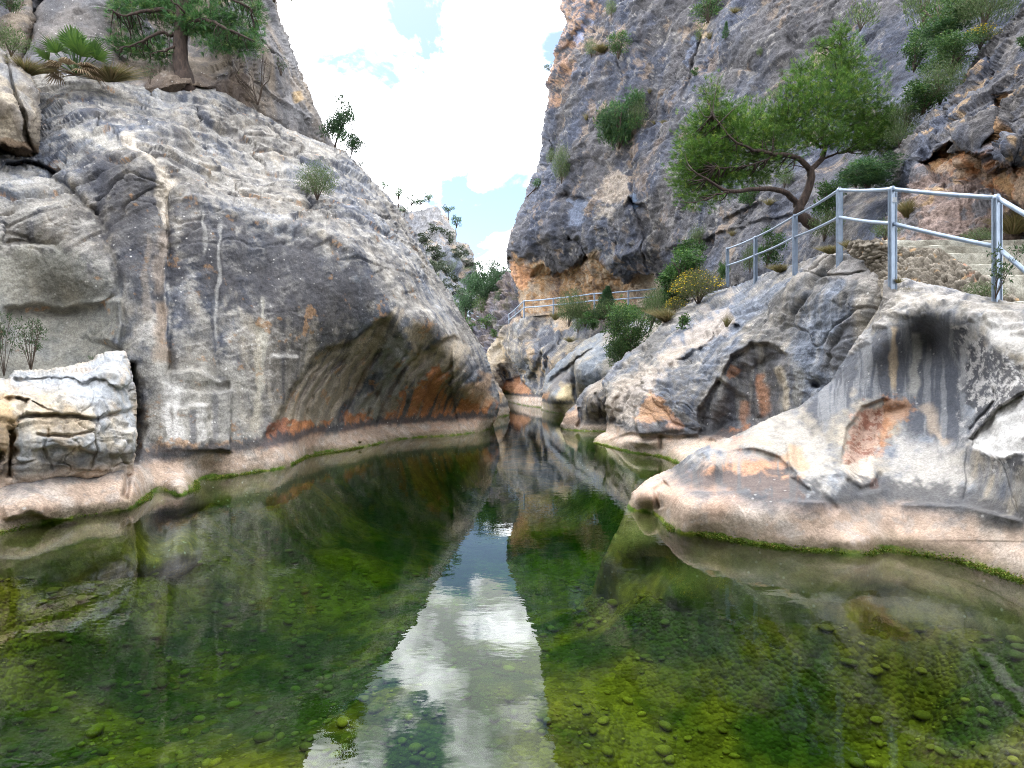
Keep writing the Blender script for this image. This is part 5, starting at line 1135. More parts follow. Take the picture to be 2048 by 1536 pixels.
# ---------------------------------------------- shrubs (unit size: one wide, one high, base at the origin)
def shrub_arrays(kind, n, leaf, seed):
    global rng
    keep, rng = rng, np.random.default_rng(seed)
    g, st = Geo(), Geo()
    def stems(k, spread, top, r=.012):
        tips = []
        for q in range(k):
            a = rng.random() * 6.28; e = spread * (.3 + .7 * rng.random())
            tip = np.array([math.cos(a) * e, math.sin(a) * e, top * (.6 + .4 * rng.random())])
            mid = tip * .5 + np.array([0, 0, .08]) + rng.normal(0, .03, 3)
            st.tube(smooth_path([(0, 0, -.06), mid * .6, mid, tip], 7), np.linspace(r * 1.8, r * .4, 7), 4)
            tips.append(tip)
        return np.array(tips)
    def lobes(k):
        out = []
        for q in range(k):
            a = rng.random() * 6.28; z = .1 + .78 * rng.random(); r = .40 * math.sqrt(max(.05, 1 - ((z - .38) / .62) ** 2)) * rng.random() ** .4
            s_ = .10 + .11 * rng.random()
            out.append(((math.cos(a) * r, math.sin(a) * r, z), (s_ * 1.15, s_ * 1.15, s_ * .85)))
        return out + [((0, 0, .35), (.26, .26, .28))]
    if kind == 'needle':         # lobed bush with needle foliage
        stems(8, .34, .75); cl = lobes(18)
        P, D, I = blob_points(cl, n // 2); tone = .65 + .7 * rng.random(len(cl))
        C = greens(len(P), (.028, .08, .032), (.06, .135, .04), (.10, .17, .045), .12) * tone[I][:, None]
        needles(g, P, D, 7, leaf * 1.3, leaf * .2, C)
    elif kind == 'round':        # dense dark evergreen
        tips = stems(9, .34, .75)
        cl = lobes(17)
        P, D, I = blob_points(cl, n); tone = .65 + .7 * rng.random(len(cl))
        C = greens(len(P), (.035, .085, .03), (.075, .145, .035), (.12, .18, .045), .12) * tone[I][:, None]
        leaves(g, P, D + rng.normal(0, .5, P.shape), leaf, leaf * .5, C)
    elif kind == 'hill':         # far dark scrub
        cl = lobes(9)
        P, D, I = blob_points(cl, n)
        leaves(g, P, D + rng.normal(0, .6, P.shape), leaf, leaf * .6, greens(len(P), (.022, .036, .02), (.045, .062, .032)))
    elif kind == 'broad':        # glossy green broadleaf
        tips = stems(8, .4, .85)
        cl = lobes(14)
        P, D, I = blob_points(cl, n); tone = .7 + .6 * rng.random(len(cl))
        C = greens(len(P), (.028, .08, .02), (.06, .13, .03), (.12, .19, .05), .10) * tone[I][:, None]
        leaves(g, P, D + rng.normal(0, .8, P.shape), leaf, leaf * .7, C, .25)
    elif kind == 'feather':      # grey-green upright sprigs
        a = rng.random(n) * 6.28; e = rng.random(n) ** .6; h = rng.random(n) ** .7
        base = np.stack([np.cos(a) * e * .22, np.sin(a) * e * .22, np.zeros(n)], 1)
        top = np.stack([np.cos(a) * e * .5, np.sin(a) * e * .5, 1.0 - .45 * e ** 2 + .12 * rng.normal(0, 1, n)], 1)
        P = base + (top - base) * (.15 + .85 * h)[:, None] + rng.normal(0, .025, (n, 3))
        C = greens(n, (.06, .10, .035), (.12, .175, .065), (.16, .17, .09), .12)
        leaves(g, P, norm(top - base) + rng.normal(0, .35, P.shape), leaf * 1.3, leaf * .28, C, .05)
        stems(9, .3, .8, .009)
    elif kind == 'juniper':      # upright needled bush
        a = rng.random(n) * 6.28; h = rng.random(n); w_ = .46 * (1 - h ** 1.8) * (.6 + .4 * np.sin(h * 14 + a * 2) ** 2) + .03
        r = rng.random(n) ** .45 * w_
        P = np.stack([np.cos(a) * r, np.sin(a) * r, .05 + .95 * h], 1); D = norm(np.stack([np.cos(a), np.sin(a), np.full(n, .9)], 1))
        C = greens(n, (.03, .075, .035), (.065, .125, .05))
        needles(g, P, D, 5, leaf * 1.4, leaf * .22, C); stems(4, .1, .8)
    elif kind == 'broom':        # yellow-flowering broom
        a = rng.random(n) * 6.28; e = rng.random(n) ** .5; h = rng.random(n) ** .6
        top = np.stack([np.cos(a) * e * .5, np.sin(a) * e * .5, .95 - .5 * e ** 2], 1)
        P = top * (.2 + .8 * h)[:, None] + rng.normal(0, .03, (n, 3))
        C = greens(n, (.06, .085, .025), (.115, .14, .035), (.15, .11, .07), .2)
        leaves(g, P, top + rng.normal(0, .3, P.shape), leaf * 1.5, leaf * .2, C, .03)
        m = n // 9; q = rng.random(m)
        P2 = top[:m] * (.82 + .22 * q)[:, None] + rng.normal(0, .02, (m, 3)); P2 = P2[(P2[:, 0] + P2[:, 2] * .1 < -.05) | (P2[:, 0] > .33) | (rng.random(m) < .35)]
        leaves(g, P2, rng.normal(0, 1, P2.shape), leaf * .7, leaf * .6, greens(len(P2), (.60, .44, .01), (.72, .55, .02)))
        stems(10, .35, .7, .009)
    elif kind == 'grass':        # dry tuft
        a = rng.random(n) * 6.28; e = rng.random(n)
        D = norm(np.stack([np.cos(a) * e * .8, np.sin(a) * e * .8, np.full(n, .7)], 1))
        P = np.stack([np.cos(a) * e * .12, np.sin(a) * e * .12, np.zeros(n)], 1)
        C = greens(n, (.20, .16, .07), (.13, .14, .05), (.26, .2, .1), .25)
        L_ = .5 + .5 * rng.random((n, 1)); s = norm(np.cross(D, rng.normal(0, 1, D.shape))) * .011
        mid = P + D * L_ * .55; tip = P + D * L_ + np.stack([np.cos(a) * .18, np.sin(a) * .18, np.full(n, -.08)], 1) * L_
        V = np.stack([P - s, P + s, mid + s * .7, mid - s * .7, tip], 1).reshape(-1, 3); i = np.arange(n) * 5
        g.add(V, np.stack([i, i + 1, i + 2, i + 3], 1), np.stack([i + 3, i + 2, i + 4], 1), np.repeat(C, 5, 0))
    elif kind == 'sprig':        # open sapling, leaves in bunches at the twig ends
        tips = stems(10, .45, .95, .006)
        cl = []
        for t in tips:
            for q in range(5):
                f = .45 + .6 * rng.random(); b = t * f + rng.normal(0, .07, 3) * (1, 1, .6); st.tube([t * (f - .1), (t * f + b) / 2, b], [.004, .003, .002], 4)
                cl.append((b, (.05, .05, .03)))
        P, D, I = blob_points(cl, n // 3)
        C = greens(len(P), (.04, .08, .035), (.085, .13, .055))
        leaves(g, P, D + rng.normal(0, .7, P.shape), leaf * .9, leaf * .35, C)
    elif kind == 'bare':         # leafless twigs
        for q in range(8):
            a = rng.random() * 6.28; tip = np.array([math.cos(a) * .5, math.sin(a) * .3, .45 + .55 * rng.random()])
            path = smooth_path([(0, 0, -.05), tip * .35 + rng.normal(0, .05, 3), tip * .7 + rng.normal(0, .05, 3), tip], 9)
            st.tube(path, np.linspace(.016, .004, 9), 4)
            for j in (4, 6): st.tube([path[j], path[j] + rng.normal(0, .12, 3) + (0, 0, .12)], [.007, .002], 4)
        P = rng.normal(0, .3, (40, 3)) * (1, .6, .4) + (0, 0, .7); leaves(g, P, rng.normal(0, 1, P.shape), .05, .02, greens(40, (.12, .10, .06), (.1, .12, .05)))
    rng = keep
    return g, st

PROTO = {}
def proto(kind, size, var):
    key = (kind, size, var)
    if key not in PROTO:
        n, leaf = {'big': (5200, .042), 'mid': (1800, .062), 'small': (420, .12)}[size]
        if kind == 'grass': n //= 2
        if kind == 'juniper': n = int(n * .8)
        g, st = shrub_arrays(kind, n, leaf, 1000 + 37 * var + hash(kind) % 1 + len(kind))
        f = g.build('foliage', M_LEAF, None, False)
        s = st.build('stem', M_STEM) if st.V else None
        PROTO[key] = (f.data, s.data if s else None)
        bpy.data.objects.remove(f)
        if s: bpy.data.objects.remove(s)
    return PROTO[key]

def plant(name, P, w_, h_, kind, label, cat, size='mid', var=0, lean=.0, group=None, rot=None, simple=False):
    f, s = proto(kind, size, var)
    if simple:
        r = bpy.data.objects.new(name, f); COL.objects.link(r)
    else:
        r = empty(name)
        o = bpy.data.objects.new('foliage', f); COL.objects.link(o); o.parent = r
        if s:
            o = bpy.data.objects.new('stem', s); COL.objects.link(o); o.parent = r
    r.location = P; r.scale = (w_, w_, h_)
    r.rotation_euler = (lean, 0, random.uniform(-.6, .6) if rot is None else rot)
    return tag(r, label, cat, group)

def on(mass, px, py, wpx, hpx, kind, label, name='shrub', cat='shrub', size='mid', var=0, lean=.25, out=.25, d=None, **kw):
    """a plant rooted on a mass where the photo shows its foot; sizes in photo pixels"""
    P = mass.at(px, py) if d is None else W(px, py, d)
    k = P[1] / F
    f_ = 1.02 if mass is G1 else 1.16
    w_, h_ = wpx * k * f_, hpx * k * f_
    u = np.array([P[0], P[1], P[2] - H]); u /= np.linalg.norm(u)
    P = P - u * out * w_
    return plant(name, P, w_, h_, kind, label, cat, size, var, lean, **kw)

# ---------------------------------------------- the big pine by the stair railing
def pine_tree(name, label, d0, trunk, limbs, clumps, ntuft, nl, nw, cols, twig=True, spread=.8, depth=.75, nn=13, group=None, clump=1.0):
    base = W(trunk[0][0], trunk[0][1], d0)
    root = empty(name, base)
    def pt(a): return W(a[0], a[1], d0 + (a[3] if len(a) > 3 else 0)) - base
    g = Geo(); g.tube(smooth_path([pt(a) for a in trunk], 22, .008), np.interp(np.linspace(0, 1, 22), np.linspace(0, 1, len(trunk)), [a[2] for a in trunk]), 9)
    g.build('trunk', M_BARK, root)
    ends = []
    for L_ in limbs:
        path = smooth_path([pt(a) for a in L_], 18, .012)
        g = Geo(); g.tube(path, np.interp(np.linspace(0, 1, 18), np.linspace(0, 1, len(L_)), [a[2] * .8 for a in L_]), 7)
        g.build('limb', M_BARK, root); ends.append(path)
    allp = np.concatenate(ends)
    cl = []
    for c in clumps:
        dd = c[4] if len(c) > 4 else random.uniform(-.35, .35)
        k = (d0 + dd) / F
        cl.append((W(c[0], c[1], d0 + dd) - base, (c[2] * k * clump, (c[2] + c[3]) * .5 * k * depth, c[3] * k * clump)))
    if twig:
        g = Geo()
        for c, r in cl:
            for q in range(7):
                e = np.asarray(c) + rng.normal(0, .38, 3) * np.asarray(r)
                j = np.argmin(((allp - e) ** 2).sum(1) + rng.random(len(allp)) * .15)
                a = allp[j]; mid = (a + e) / 2 + rng.normal(0, .05, 3) - (0, 0, .04)
                g.tube(smooth_path([a, mid, e], 7), np.linspace(.016, .004, 7), 4)
        g.build('twigs', M_BARK, root)
    P, D, I = blob_points(cl, ntuft, .55)
    tone = .8 + .45 * rng.random(len(cl))
    C = greens(len(P), *cols) * tone[I][:, None]
    g = Geo(); needles(g, P, D, nn, nl, nw, C, spread); g.build('crown', M_NEEDLE, root, False)
    return tag(root, label, 'tree', group)

pine_tree('pine_tree', 'bright green pine with a forked bent trunk beside the stair railing', 14.2,
    [(1632, 452, .15), (1612, 440, .125), (1596, 424, .115), (1600, 412, .105), (1614, 385, .092), (1621, 358, .086), (1621, 338, .08)],
    [[(1598, 418, .08), (1588, 400, .085), (1576, 387, .08, -.2), (1548, 378, .07, -.3), (1504, 379, .06, -.5), (1457, 382, .05, -.7), (1420, 362, .035, -.8), (1385, 340, .015, -.9)],
     [(1621, 340, .08), (1609, 328, .08, -.1), (1592, 314, .07, -.2), (1556, 309, .06, -.4), (1519, 303, .045, -.5), (1470, 285, .03, -.6), (1425, 230, .012, -.6)],
     [(1621, 340, .085), (1641, 320, .08, .1), (1650, 292, .07, .2), (1644, 258, .06, .2), (1662, 219, .045, .2), (1682, 146, .03, .2), (1685, 75, .01, .2)],
     [(1650, 292, .05, .2), (1702, 258, .04, .4), (1756, 226, .015, .5)], [(1644, 296, .05, .1), (1610, 268, .04, .1), (1560, 240, .015, .1)], [(1640, 320, .04, .1), (1700, 300, .02, .3), (1760, 300, .008, .4)],
     [(1556, 309, .03, -.4), (1500, 330, .02, -.5), (1430, 335, .008, -.6)], [(1457, 382, .03, -.7), (1420, 395, .015, -.8), (1390, 405, .008, -.9)]],
    [(1424, 200, 26, 40), (1440, 235, 48, 34), (1405, 262, 40, 40), (1390, 305, 40, 30), (1368, 338, 28, 22), (1372, 372, 28, 22), (1395, 398, 38, 24), (1440, 390, 34, 16), (1775, 256, 36, 30), (1755, 292, 40, 16), (1790, 226, 22, 22), (1730, 276, 50, 24), (1520, 350, 50, 14), (1545, 318, 60, 18), (1440, 300, 66, 44), (1410, 330, 60, 34), (1460, 250, 50, 40), (1400, 280, 46, 36), (1430, 370, 60, 24), (1390, 360, 40, 26), (1480, 352, 60, 18), (1490, 262, 52, 40), (1522, 232, 50, 34), (1496, 315, 70, 26), (1540, 280, 56, 36), (1440, 345, 50, 20),
     (1586, 236, 50, 50), (1560, 270, 50, 30), (1600, 180, 34, 34), (1640, 150, 52, 40), (1680, 105, 36, 40), (1682, 68, 22, 20), (1700, 140, 44, 44), (1650, 210, 74, 52), (1720, 190, 52, 44), (1745, 232, 44, 34), (1690, 245, 66, 40), (1620, 275, 46, 26), (1700, 285, 50, 16), (1768, 262, 26, 26), (1640, 90, 16, 14), (1600, 140, 18, 18)],
    13000, .105, .0078, ((.045, .115, .016), (.10, .20, .024), (.18, .26, .04), .14), clump=1.24)

# ---------------------------------------------- pine on the ledge, palm, grasses
pine_tree('pine_tree', 'pine with a stout dark trunk on the ledge above the cliff', 16.0,
    [(372, 190, .30), (369, 158, .25), (364, 138, .205), (361, 118, .185), (360, 96, .175), (362, 60, .165), (366, 0, .15), (364, -80, .12), (362, -190, .04)],
    [[(362, 66, .07), (340, 70, .06, -.1), (318, 66, .05, -.3), (280, 84, .03, -.5), (245, 96, .01, -.6)], [(364, 30, .08), (310, 20, .06, -.3), (250, 30, .03, -.6), (225, 20, .01, -.7)], [(364, 55, .08), (410, 40, .06, -.3), (460, 60, .04, -.5), (510, 84, .012, -.6)],
     [(366, 10, .08), (430, -10, .05, -.2), (500, 15, .015, -.3)], [(362, 84, .05), (330, 100, .03, -.3), (300, 108, .01, -.4)], [(364, -30, .07), (300, -70, .04, -.2), (250, -90, .01, -.2)], [(364, -30, .07), (430, -80, .04, -.2), (480, -100, .01, -.2)], [(364, 40, .05), (366, 20, .04, -.6), (340, 0, .01, -.9)]],
    [(240, 20, 26, 20), (262, 50, 26, 14), (236, 86, 22, 20), (262, 100, 34, 18), (305, 104, 40, 16), (330, 112, 20, 12), (300, 80, 36, 14), (290, 14, 60, 22), (340, 26, 44, 24), (400, 30, 50, 26), (360, 50, 30, 14), (440, 56, 52, 22), (470, 84, 44, 20), (500, 96, 26, 16), (430, 92, 34, 12), (480, 30, 44, 26), (512, 70, 18, 22), (400, 66, 34, 12), (330, -20, 100, 26), (440, -24, 70, 30), (260, -30, 50, 26), (360, -80, 120, 40), (380, -140, 80, 40), (362, -190, 40, 30), (516, 20, 12, 14)],
    7500, .13, .0095, ((.035, .11, .035), (.075, .175, .045), (.13, .2, .055), .12), clump=1.18)

def fan_palm(base, w_, h_, label):
    root = empty('fan_palm', base)
    def frond(tip_dir, length, fan, cols, name, droop):
        g = Geo()
        d = norm(np.asarray(tip_dir, float)); s = norm(np.cross(d, (0, 0, 1) if abs(d[2]) < .95 else (0, 1, 0))); u = np.cross(s, d)
        hub = d * length
        g.tube([np.zeros(3), hub * .5 + u * .01, hub], [.012, .009, .007], 5, C=np.asarray(cols[0]) * .9)
        m = 17
        for k in range(m):
            a = math.radians(-78 + 156 * k / (m - 1)); bl = fan * (1 - .28 * abs(math.sin(a))) * random.uniform(.88, 1.1)
            v = d * math.cos(a) + s * math.sin(a) + u * .12
            e = hub + v * bl - np.array([0, 0, droop * bl]); mid = hub + v * bl * .55
            wv = norm(np.cross(v, u)) * bl * .042
            c = np.asarray(cols[0]) + (np.asarray(cols[1]) - np.asarray(cols[0])) * random.random()
            g.add([hub - wv * .3, hub + wv * .3, mid + wv + u * .008, mid - wv + u * .008, e], [(0, 1, 2, 3)], [(3, 2, 4)], c)
        g.build(name, M_LEAF, root, False)
    R = random.Random(5)
    for k in range(26):
        a = R.uniform(-math.pi, math.pi); el = R.uniform(.18, 1.35)
        dv = (math.cos(a) * math.cos(el) * w_, math.sin(a) * math.cos(el) * w_ * .8, math.sin(el) * h_ * 1.15)
        frond(dv, .36 * np.linalg.norm(dv), .30 * w_, ((.035, .085, .018), (.085, .16, .03)), 'frond', .12)
    for k in range(15):
        a = R.uniform(-math.pi, .2); dv = (math.cos(a) * w_ * .55, math.sin(a) * w_ * .45, R.uniform(-.10, .12) * h_)
        frond(dv, .22 * w_, .24 * w_, ((.17, .12, .07), (.30, .23, .14)), 'dry_frond', .45)
    return tag(root, label, 'palm')
Pp = U1.at(150, 150); k = 13.6 / F
fan_palm(W(152, 150, 13.3), 140 * k, 140 * k, 'dwarf fan palm with dry brown skirt on the ledge')

# ---------------------------------------------- shrubs, one line each: where it roots, its size, its kind
on(L1, 632, 402, 74, 56, 'feather', 'grey green shrub alone on the smooth cliff slope', size='big', var=1)
on(U1, 300, 168, 36, 30, 'sprig', 'small leafy sprig between the fan palm and the pine trunk', var=2, d=15.2)
on(L1, 515, 205, 80, 85, 'bare', 'leafless twiggy shrub at the foot of the brown cliff', var=0, d=17.0, out=0)
on(U1, 52, 150, 60, 34, 'grass', 'dry brown grass tuft between the wedged block and the palm', name='grass_tuft', cat='grass tuft', var=0, d=12.9)
on(U1, 22, 110, 70, 44, 'feather', 'dull green undergrowth bush above the wedged block', var=4, d=14.0)
on(U1, 222, 162, 80, 26, 'grass', 'low brown grass trailing from the palm towards the pine', name='grass_tuft', cat='grass tuft', var=1, d=14.0)
on(U1, 20, 20, 40, 50, 'round', 'dark shrub in the cleft at the top corner of the brown cliff', var=3, d=15.2)
on(U1, 508, 24, 30, 40, 'feather', 'pale green bush on the rim of the brown cliff below the sky', var=1, d=19.0)
on(U1, 548, 2, 70, 30, 'round', 'dark shrub overhanging the skyline at the top of the brown cliff', size='mid', var=2, d=22.3, lean=.1)
on(U1, 562, 150, 34, 34, 'sprig', 'thin green sprig on the brown cliff edge below the skyline', var=5, d=20.6)
on(P1, 62, 738, 74, 92, 'sprig', 'open sapling with bunched leaves behind the layered boulder', name='sapling', cat='sapling', size='mid', var=7, d=8.9, out=0, lean=.05)
on(P1, 8, 745, 60, 110, 'sprig', 'dark tangled sapling against the grey buttress behind the boulder', name='sapling', cat='sapling', size='mid', var=9, d=8.9, out=0, lean=0)
on(P1, 182, 724, 14, 12, 'sprig', 'tiny green sprout on top of the layered boulder', var=3, size='small', simple=True)
on(L1, 720, 886, 8, 6, 'grass', 'tiny dry tuft at the foot of the undercut', name='grass_tuft', cat='grass tuft', size='small', simple=True)
# great cliff
on(G1, 1240, 292, 96, 112, 'needle', 'large conical evergreen bush in the middle of the great cliff', size='big', var=1, name='bush', cat='bush')
on(G1, 1225, 288, 70, 60, 'round', 'rounded dark bush at the foot of the conical evergreen', var=2, name='bush', cat='bush', size='big')
on(G1, 1270, 262, 44, 60, 'feather', 'grey bush against the side of the conical evergreen', var=3, name='bush', cat='bush')
on(G1, 1130, 366, 44, 62, 'feather', 'pale grey green bush above the first rock bulge of the great cliff', var=5, size='big')
on(G1, 1094, 330, 22, 32, 'feather', 'small pale bush on the skyline edge beside the grey green bush', var=6)
on(G1, 1243, 122, 52, 46, 'round', 'green and brown shrub on the crack above the conical evergreen', var=6)
on(G1, 1188, 120, 28, 30, 'feather', 'small light shrub at the end of the crack beneath the orange edge', var=7)
on(G1, 1210, 112, 30, 20, 'grass', 'dry tuft between the two shrubs on the crack', name='grass_tuft', cat='grass tuft', var=2)
on(G1, 1228, 38, 26, 30, 'feather', 'small grey shrub near the top of the great cliff by the dark hollow', var=8)
on(G1, 1290, 10, 34, 26, 'round', 'shrub at the top edge of the photo above the blue streak', var=8, size='small')
on(G1, 1416, 42, 66, 54, 'round', 'big brownish black shrub on a pale stain high on the great cliff', var=9, size='mid')
on(G1, 1422, 12, 36, 24, 'broad', 'bright green shrub growing over the brownish black shrub', var=1, size='small')
on(G1, 1397, 84, 20, 26, 'feather', 'little shrub just under the pale stain', var=9, size='small')
on(G1, 1422, 80, 20, 18, 'grass', 'dry tuft beside the pale stain', name='grass_tuft', cat='grass tuft', size='small', var=3)
on(G1, 1461, 86, 16, 30, 'juniper', 'narrow upright green shrub right of the pale stain', var=2, size='small')
on(G1, 1395, 158, 17, 17, 'broad', 'tiny bright green shrub above the left crown of the big pine', var=2, size='small')
on(G1, 1473, 30, 26, 14, 'grass', 'yellowish tuft at the top of the cliff between shrub and gully', name='grass_tuft', cat='grass tuft', size='small', var=4)
on(G1, 1521, 114, 16, 16, 'feather', 'tiny grey shrub on the bare face above the pine', var=10, size='small')
on(G1, 1294, 184, 10, 14, 'grass', 'tiny yellow green tuft on the bare face left of the pine', name='grass_tuft', cat='grass tuft', size='small', var=5)
on(G1, 1330, 250, 16, 12, 'grass', 'brown tuft on the pale ledge beside the conical evergreen', name='grass_tuft', cat='grass tuft', size='small', var=6)
on(G1, 1306, 246, 14, 12, 'grass', 'reddish tuft on the pale ledge nearer the conical evergreen', name='grass_tuft', cat='grass tuft', size='small', var=7)
on(G1, 1172, 240, 16, 20, 'grass', 'brown tuft in the crack left of the conical evergreen', name='grass_tuft', cat='grass tuft', size='small', var=8)
on(G1, 1552, 204, 26, 22, 'feather', 'grey tuft on the face between the two pine crowns', var=11, size='small')
on(G1, 1560, 150, 20, 16, 'sprig', 'sparse sprig on the face above the gap in the pine', var=11, size='small')
on(G1, 1398, 492, 44, 36, 'feather', 'grey green shrub under the left boughs of the pine', var=12)
on(G1, 1468, 474, 20, 18, 'grass', 'yellowish tuft on the slope below the pine boughs', name='grass_tuft', cat='grass tuft', size='small', var=9)
on(G1, 1490, 408, 46, 44, 'broad', 'yellow green bush behind the low pine limb', var=3, name='bush', cat='bush')
on(G1, 1570, 376, 36, 40, 'feather', 'blue grey shrub behind the fork of the pine', var=13)
on(G1, 1545, 414, 24, 20, 'grass', 'dry tuft under the low pine limb near the trunk', name='grass_tuft', cat='grass tuft', size='small', var=10)
on(G1, 1308, 548, 14, 20, 'broad', 'small green shrub at the end of the ochre overhang', var=4, size='small')
on(G1, 1654, 440, 64, 80, 'broad', 'green bush behind the pine trunk and the top rail', var=5, name='bush', cat='bush', d=15.2)
on(G1, 1648, 480, 70, 56, 'feather', 'dull green bush at the foot of the pine trunk', var=14, name='bush', cat='bush', d=14.0)
on(G1, 1534, 530, 50, 72, 'broad', 'fresh green bush between two railing posts', var=6, name='bush', cat='bush', size='mid', d=17.2)
on(G1, 1500, 545, 40, 50, 'feather', 'sparse grey bush behind the end railing posts', var=15, name='bush', cat='bush', d=18.5)
on(G1, 1442, 560, 26, 40, 'broad', 'small dark bush behind the last railing post', var=7, d=21)
on(G1, 1560, 545, 40, 22, 'grass', 'brown grass at the foot of a railing post', name='grass_tuft', cat='grass tuft', var=11, d=15.0)
on(G1, 1660, 508, 40, 22, 'grass', 'yellow green grass at the foot of the tall corner post', name='grass_tuft', cat='grass tuft', var=12, d=10.4)
on(G1, 1700, 500, 34, 24, 'grass', 'grass between the corner post and the top stair', name='grass_tuft', cat='grass tuft', var=13, d=9.7)
on(G1, 1735, 376, 128, 62, 'needle', 'wide dark needled bush in the nook behind the level rail', size='big', var=3, name='bush', cat='bush', d=12.6, lean=.1)
on(G1, 1712, 372, 80, 50, 'needle', 'dark needled bush nearest the pine trunk in the nook', size='mid', var=4, name='bush', cat='bush', d=12.8, lean=.1)
on(G1, 1770, 480, 60, 40, 'feather', 'green weeds at the wall foot between the two tall posts', var=16, name='weeds', cat='weeds', d=10.6)
# gully above the rock wall
on(R1, 1895, 90, 120, 100, 'round', 'large olive bush at the top of the gully', size='big', var=11, name='bush', cat='bush', d=14.6)
on(R1, 1965, 60, 110, 90, 'feather', 'brownish olive bush on the crest of the rock wall', size='big', var=17, name='bush', cat='bush', d=13.6)
on(R1, 1850, 60, 90, 90, 'feather', 'shaded grey bush left of the large olive bush', size='mid', var=18, name='bush', cat='bush', d=16.5)
on(R1, 1880, 110, 70, 60, 'needle', 'dark green rounded bush under the large olive bush', size='mid', var=5, name='bush', cat='bush', d=14.2)
on(R1, 1900, 150, 110, 70, 'round', 'grey green bush resting on the upper edge of the rock wall', size='big', var=12, name='bush', cat='bush', d=13.6)
on(R1, 1960, 96, 60, 40, 'broom', 'flowering olive shrub on the crest beside the rock wall', size='mid', var=2, d=13.2)
on(R1, 1880, 205, 90, 60, 'feather', 'bright green bush against the edge of the rock wall', size='big', var=19, name='bush', cat='bush', d=13.2)
on(R1, 1845, 225, 80, 56, 'broad', 'light green bush at the lip of the gully beside the wall', size='mid', var=8, name='bush', cat='bush', d=13.3)
on(R1, 1810, 262, 60, 54, 'feather', 'thin grey green bush lower in the gully', size='mid', var=20, name='bush', cat='bush', d=13.6)
on(R1, 1800, 296, 60, 40, 'feather', 'sparse shrub at the gully mouth above the nook', size='mid', var=21, d=13.4)
on(R1, 1828, 140, 60, 60, 'broad', 'shaded broadleaf bush deep in the gully', size='mid', var=9, name='bush', cat='bush', d=16.0)
on(R1, 1750, 290, 70, 50, 'feather', 'grey green bush under the right crown of the pine', size='mid', var=22, name='bush', cat='bush', d=15.2)
on(R1, 1720, 60, 60, 40, 'feather', 'faint grey shrub on the cliff behind the pine top', size='small', var=23, d=21)
on(R1, 2046, 98, 40, 34, 'broad', 'small green bush on the rock wall at the photo edge', size='mid', var=10, name='bush', cat='bush')
on(R1, 2020, 470, 60, 46, 'grass', 'brown dry weeds at the foot of the orange rock wall', name='grass_tuft', cat='grass tuft', var=14)
on(R1, 1960, 484, 60, 22, 'feather', 'low green weeds on the top stair', name='weeds', cat='weeds', var=24, d=8.9, size='mid')
on(R1, 1820, 440, 30, 40, 'grass', 'reddish dry tuft at the wall foot behind the sloping rail', name='grass_tuft', cat='grass tuft', var=15)
# on the lower banks
on(A1, 1138, 650, 60, 56, 'feather', 'grey green bush in front of the distant railing', size='big', var=25, name='bush', cat='bush', d=38)
on(A1, 1170, 652, 56, 40, 'feather', 'low grey bush next to the upright juniper', size='mid', var=26, name='bush', cat='bush', d=37.5)
on(A1, 1208, 640, 46, 56, 'juniper', 'upright conical juniper in front of the distant railing', size='big', var=6, name='bush', cat='bush', d=36.5)
on(A1, 1186, 658, 40, 30, 'broad', 'bright low bush at the foot of the upright juniper', size='mid', var=11, name='bush', cat='bush', d=36)
on(A1, 1215, 640, 44, 34, 'feather', 'brownish grey bush round the foot of the juniper', size='mid', var=27, name='bush', cat='bush', d=35.9)
on(A1, 1156, 666, 26, 22, 'feather', 'small bluish shrub on the grey rock below the juniper', size='small', var=28, d=36.2)
on(A1, 1140, 684, 24, 14, 'grass', 'dry straw tuft on the rock above the rounded grey rock', name='grass_tuft', cat='grass tuft', size='small', var=16, d=36.5)
on(A1, 1110, 640, 20, 22, 'grass', 'pale dry tuft at the edge of the bush by the distant railing', name='grass_tuft', cat='grass tuft', size='small', var=17, d=39)
on(A1, 1250, 648, 66, 32, 'broad', 'yellow green bush above the big dark bush', size='mid', var=12, name='bush', cat='bush', d=33)
on(K1, 1264, 716, 92, 100, 'round', 'big dark evergreen bush hanging over the rounded grey rock', size='big', var=15, name='bush', cat='bush', d=23.5, lean=.15)
on(K1, 1246, 738, 60, 84, 'round', 'drooping lower part bush under the big dark evergreen', size='big', var=16, name='bush', cat='bush', d=23.2)
on(K1, 1300, 660, 60, 60, 'feather', 'olive bush between the big dark evergreen and the sloping slab', size='mid', var=29, name='bush', cat='bush', d=25)
on(K1, 1318, 640, 60, 56, 'feather', 'twiggy green bush at the end of the distant railing', size='big', var=30, name='bush', cat='bush', d=27)
on(K1, 1346, 615, 66, 76, 'broad', 'loose green bush under the big broadleaf bush', size='big', var=13, name='bush', cat='bush', d=25.5)
on(G1, 1374, 585, 112, 100, 'broad', 'big dark broadleaf bush behind the yellow broom', size='big', var=14, name='bush', cat='bush', d=24.5)
on(M1, 1396, 606, 96, 60, 'broom', 'broom bush covered in yellow flowers on the sloping slab', size='big', var=1, name='bush', cat='bush', d=20.0)
on(M1, 1352, 630, 40, 34, 'broom', 'small yellow flowering broom below the large one', size='mid', var=3, d=20.2)
on(M1, 1335, 645, 60, 30, 'grass', 'yellow green grass along the edge of the sloping slab', name='grass_tuft', cat='grass tuft', size='mid', var=18, d=19.8)
on(M1, 1364, 662, 26, 34, 'broad', 'ivy like plant in a crack of the sloping slab', size='small', var=15, lean=.5)
on(M1, 1453, 655, 16, 30, 'grass', 'green tuft in the joint of the pale blocks', name='grass_tuft', cat='grass tuft', size='small', var=19)
on(F1, 1965, 600, 70, 30, 'feather', 'green weeds at the foot of the foremost post', name='weeds', cat='weeds', size='mid', var=31, d=6.75)
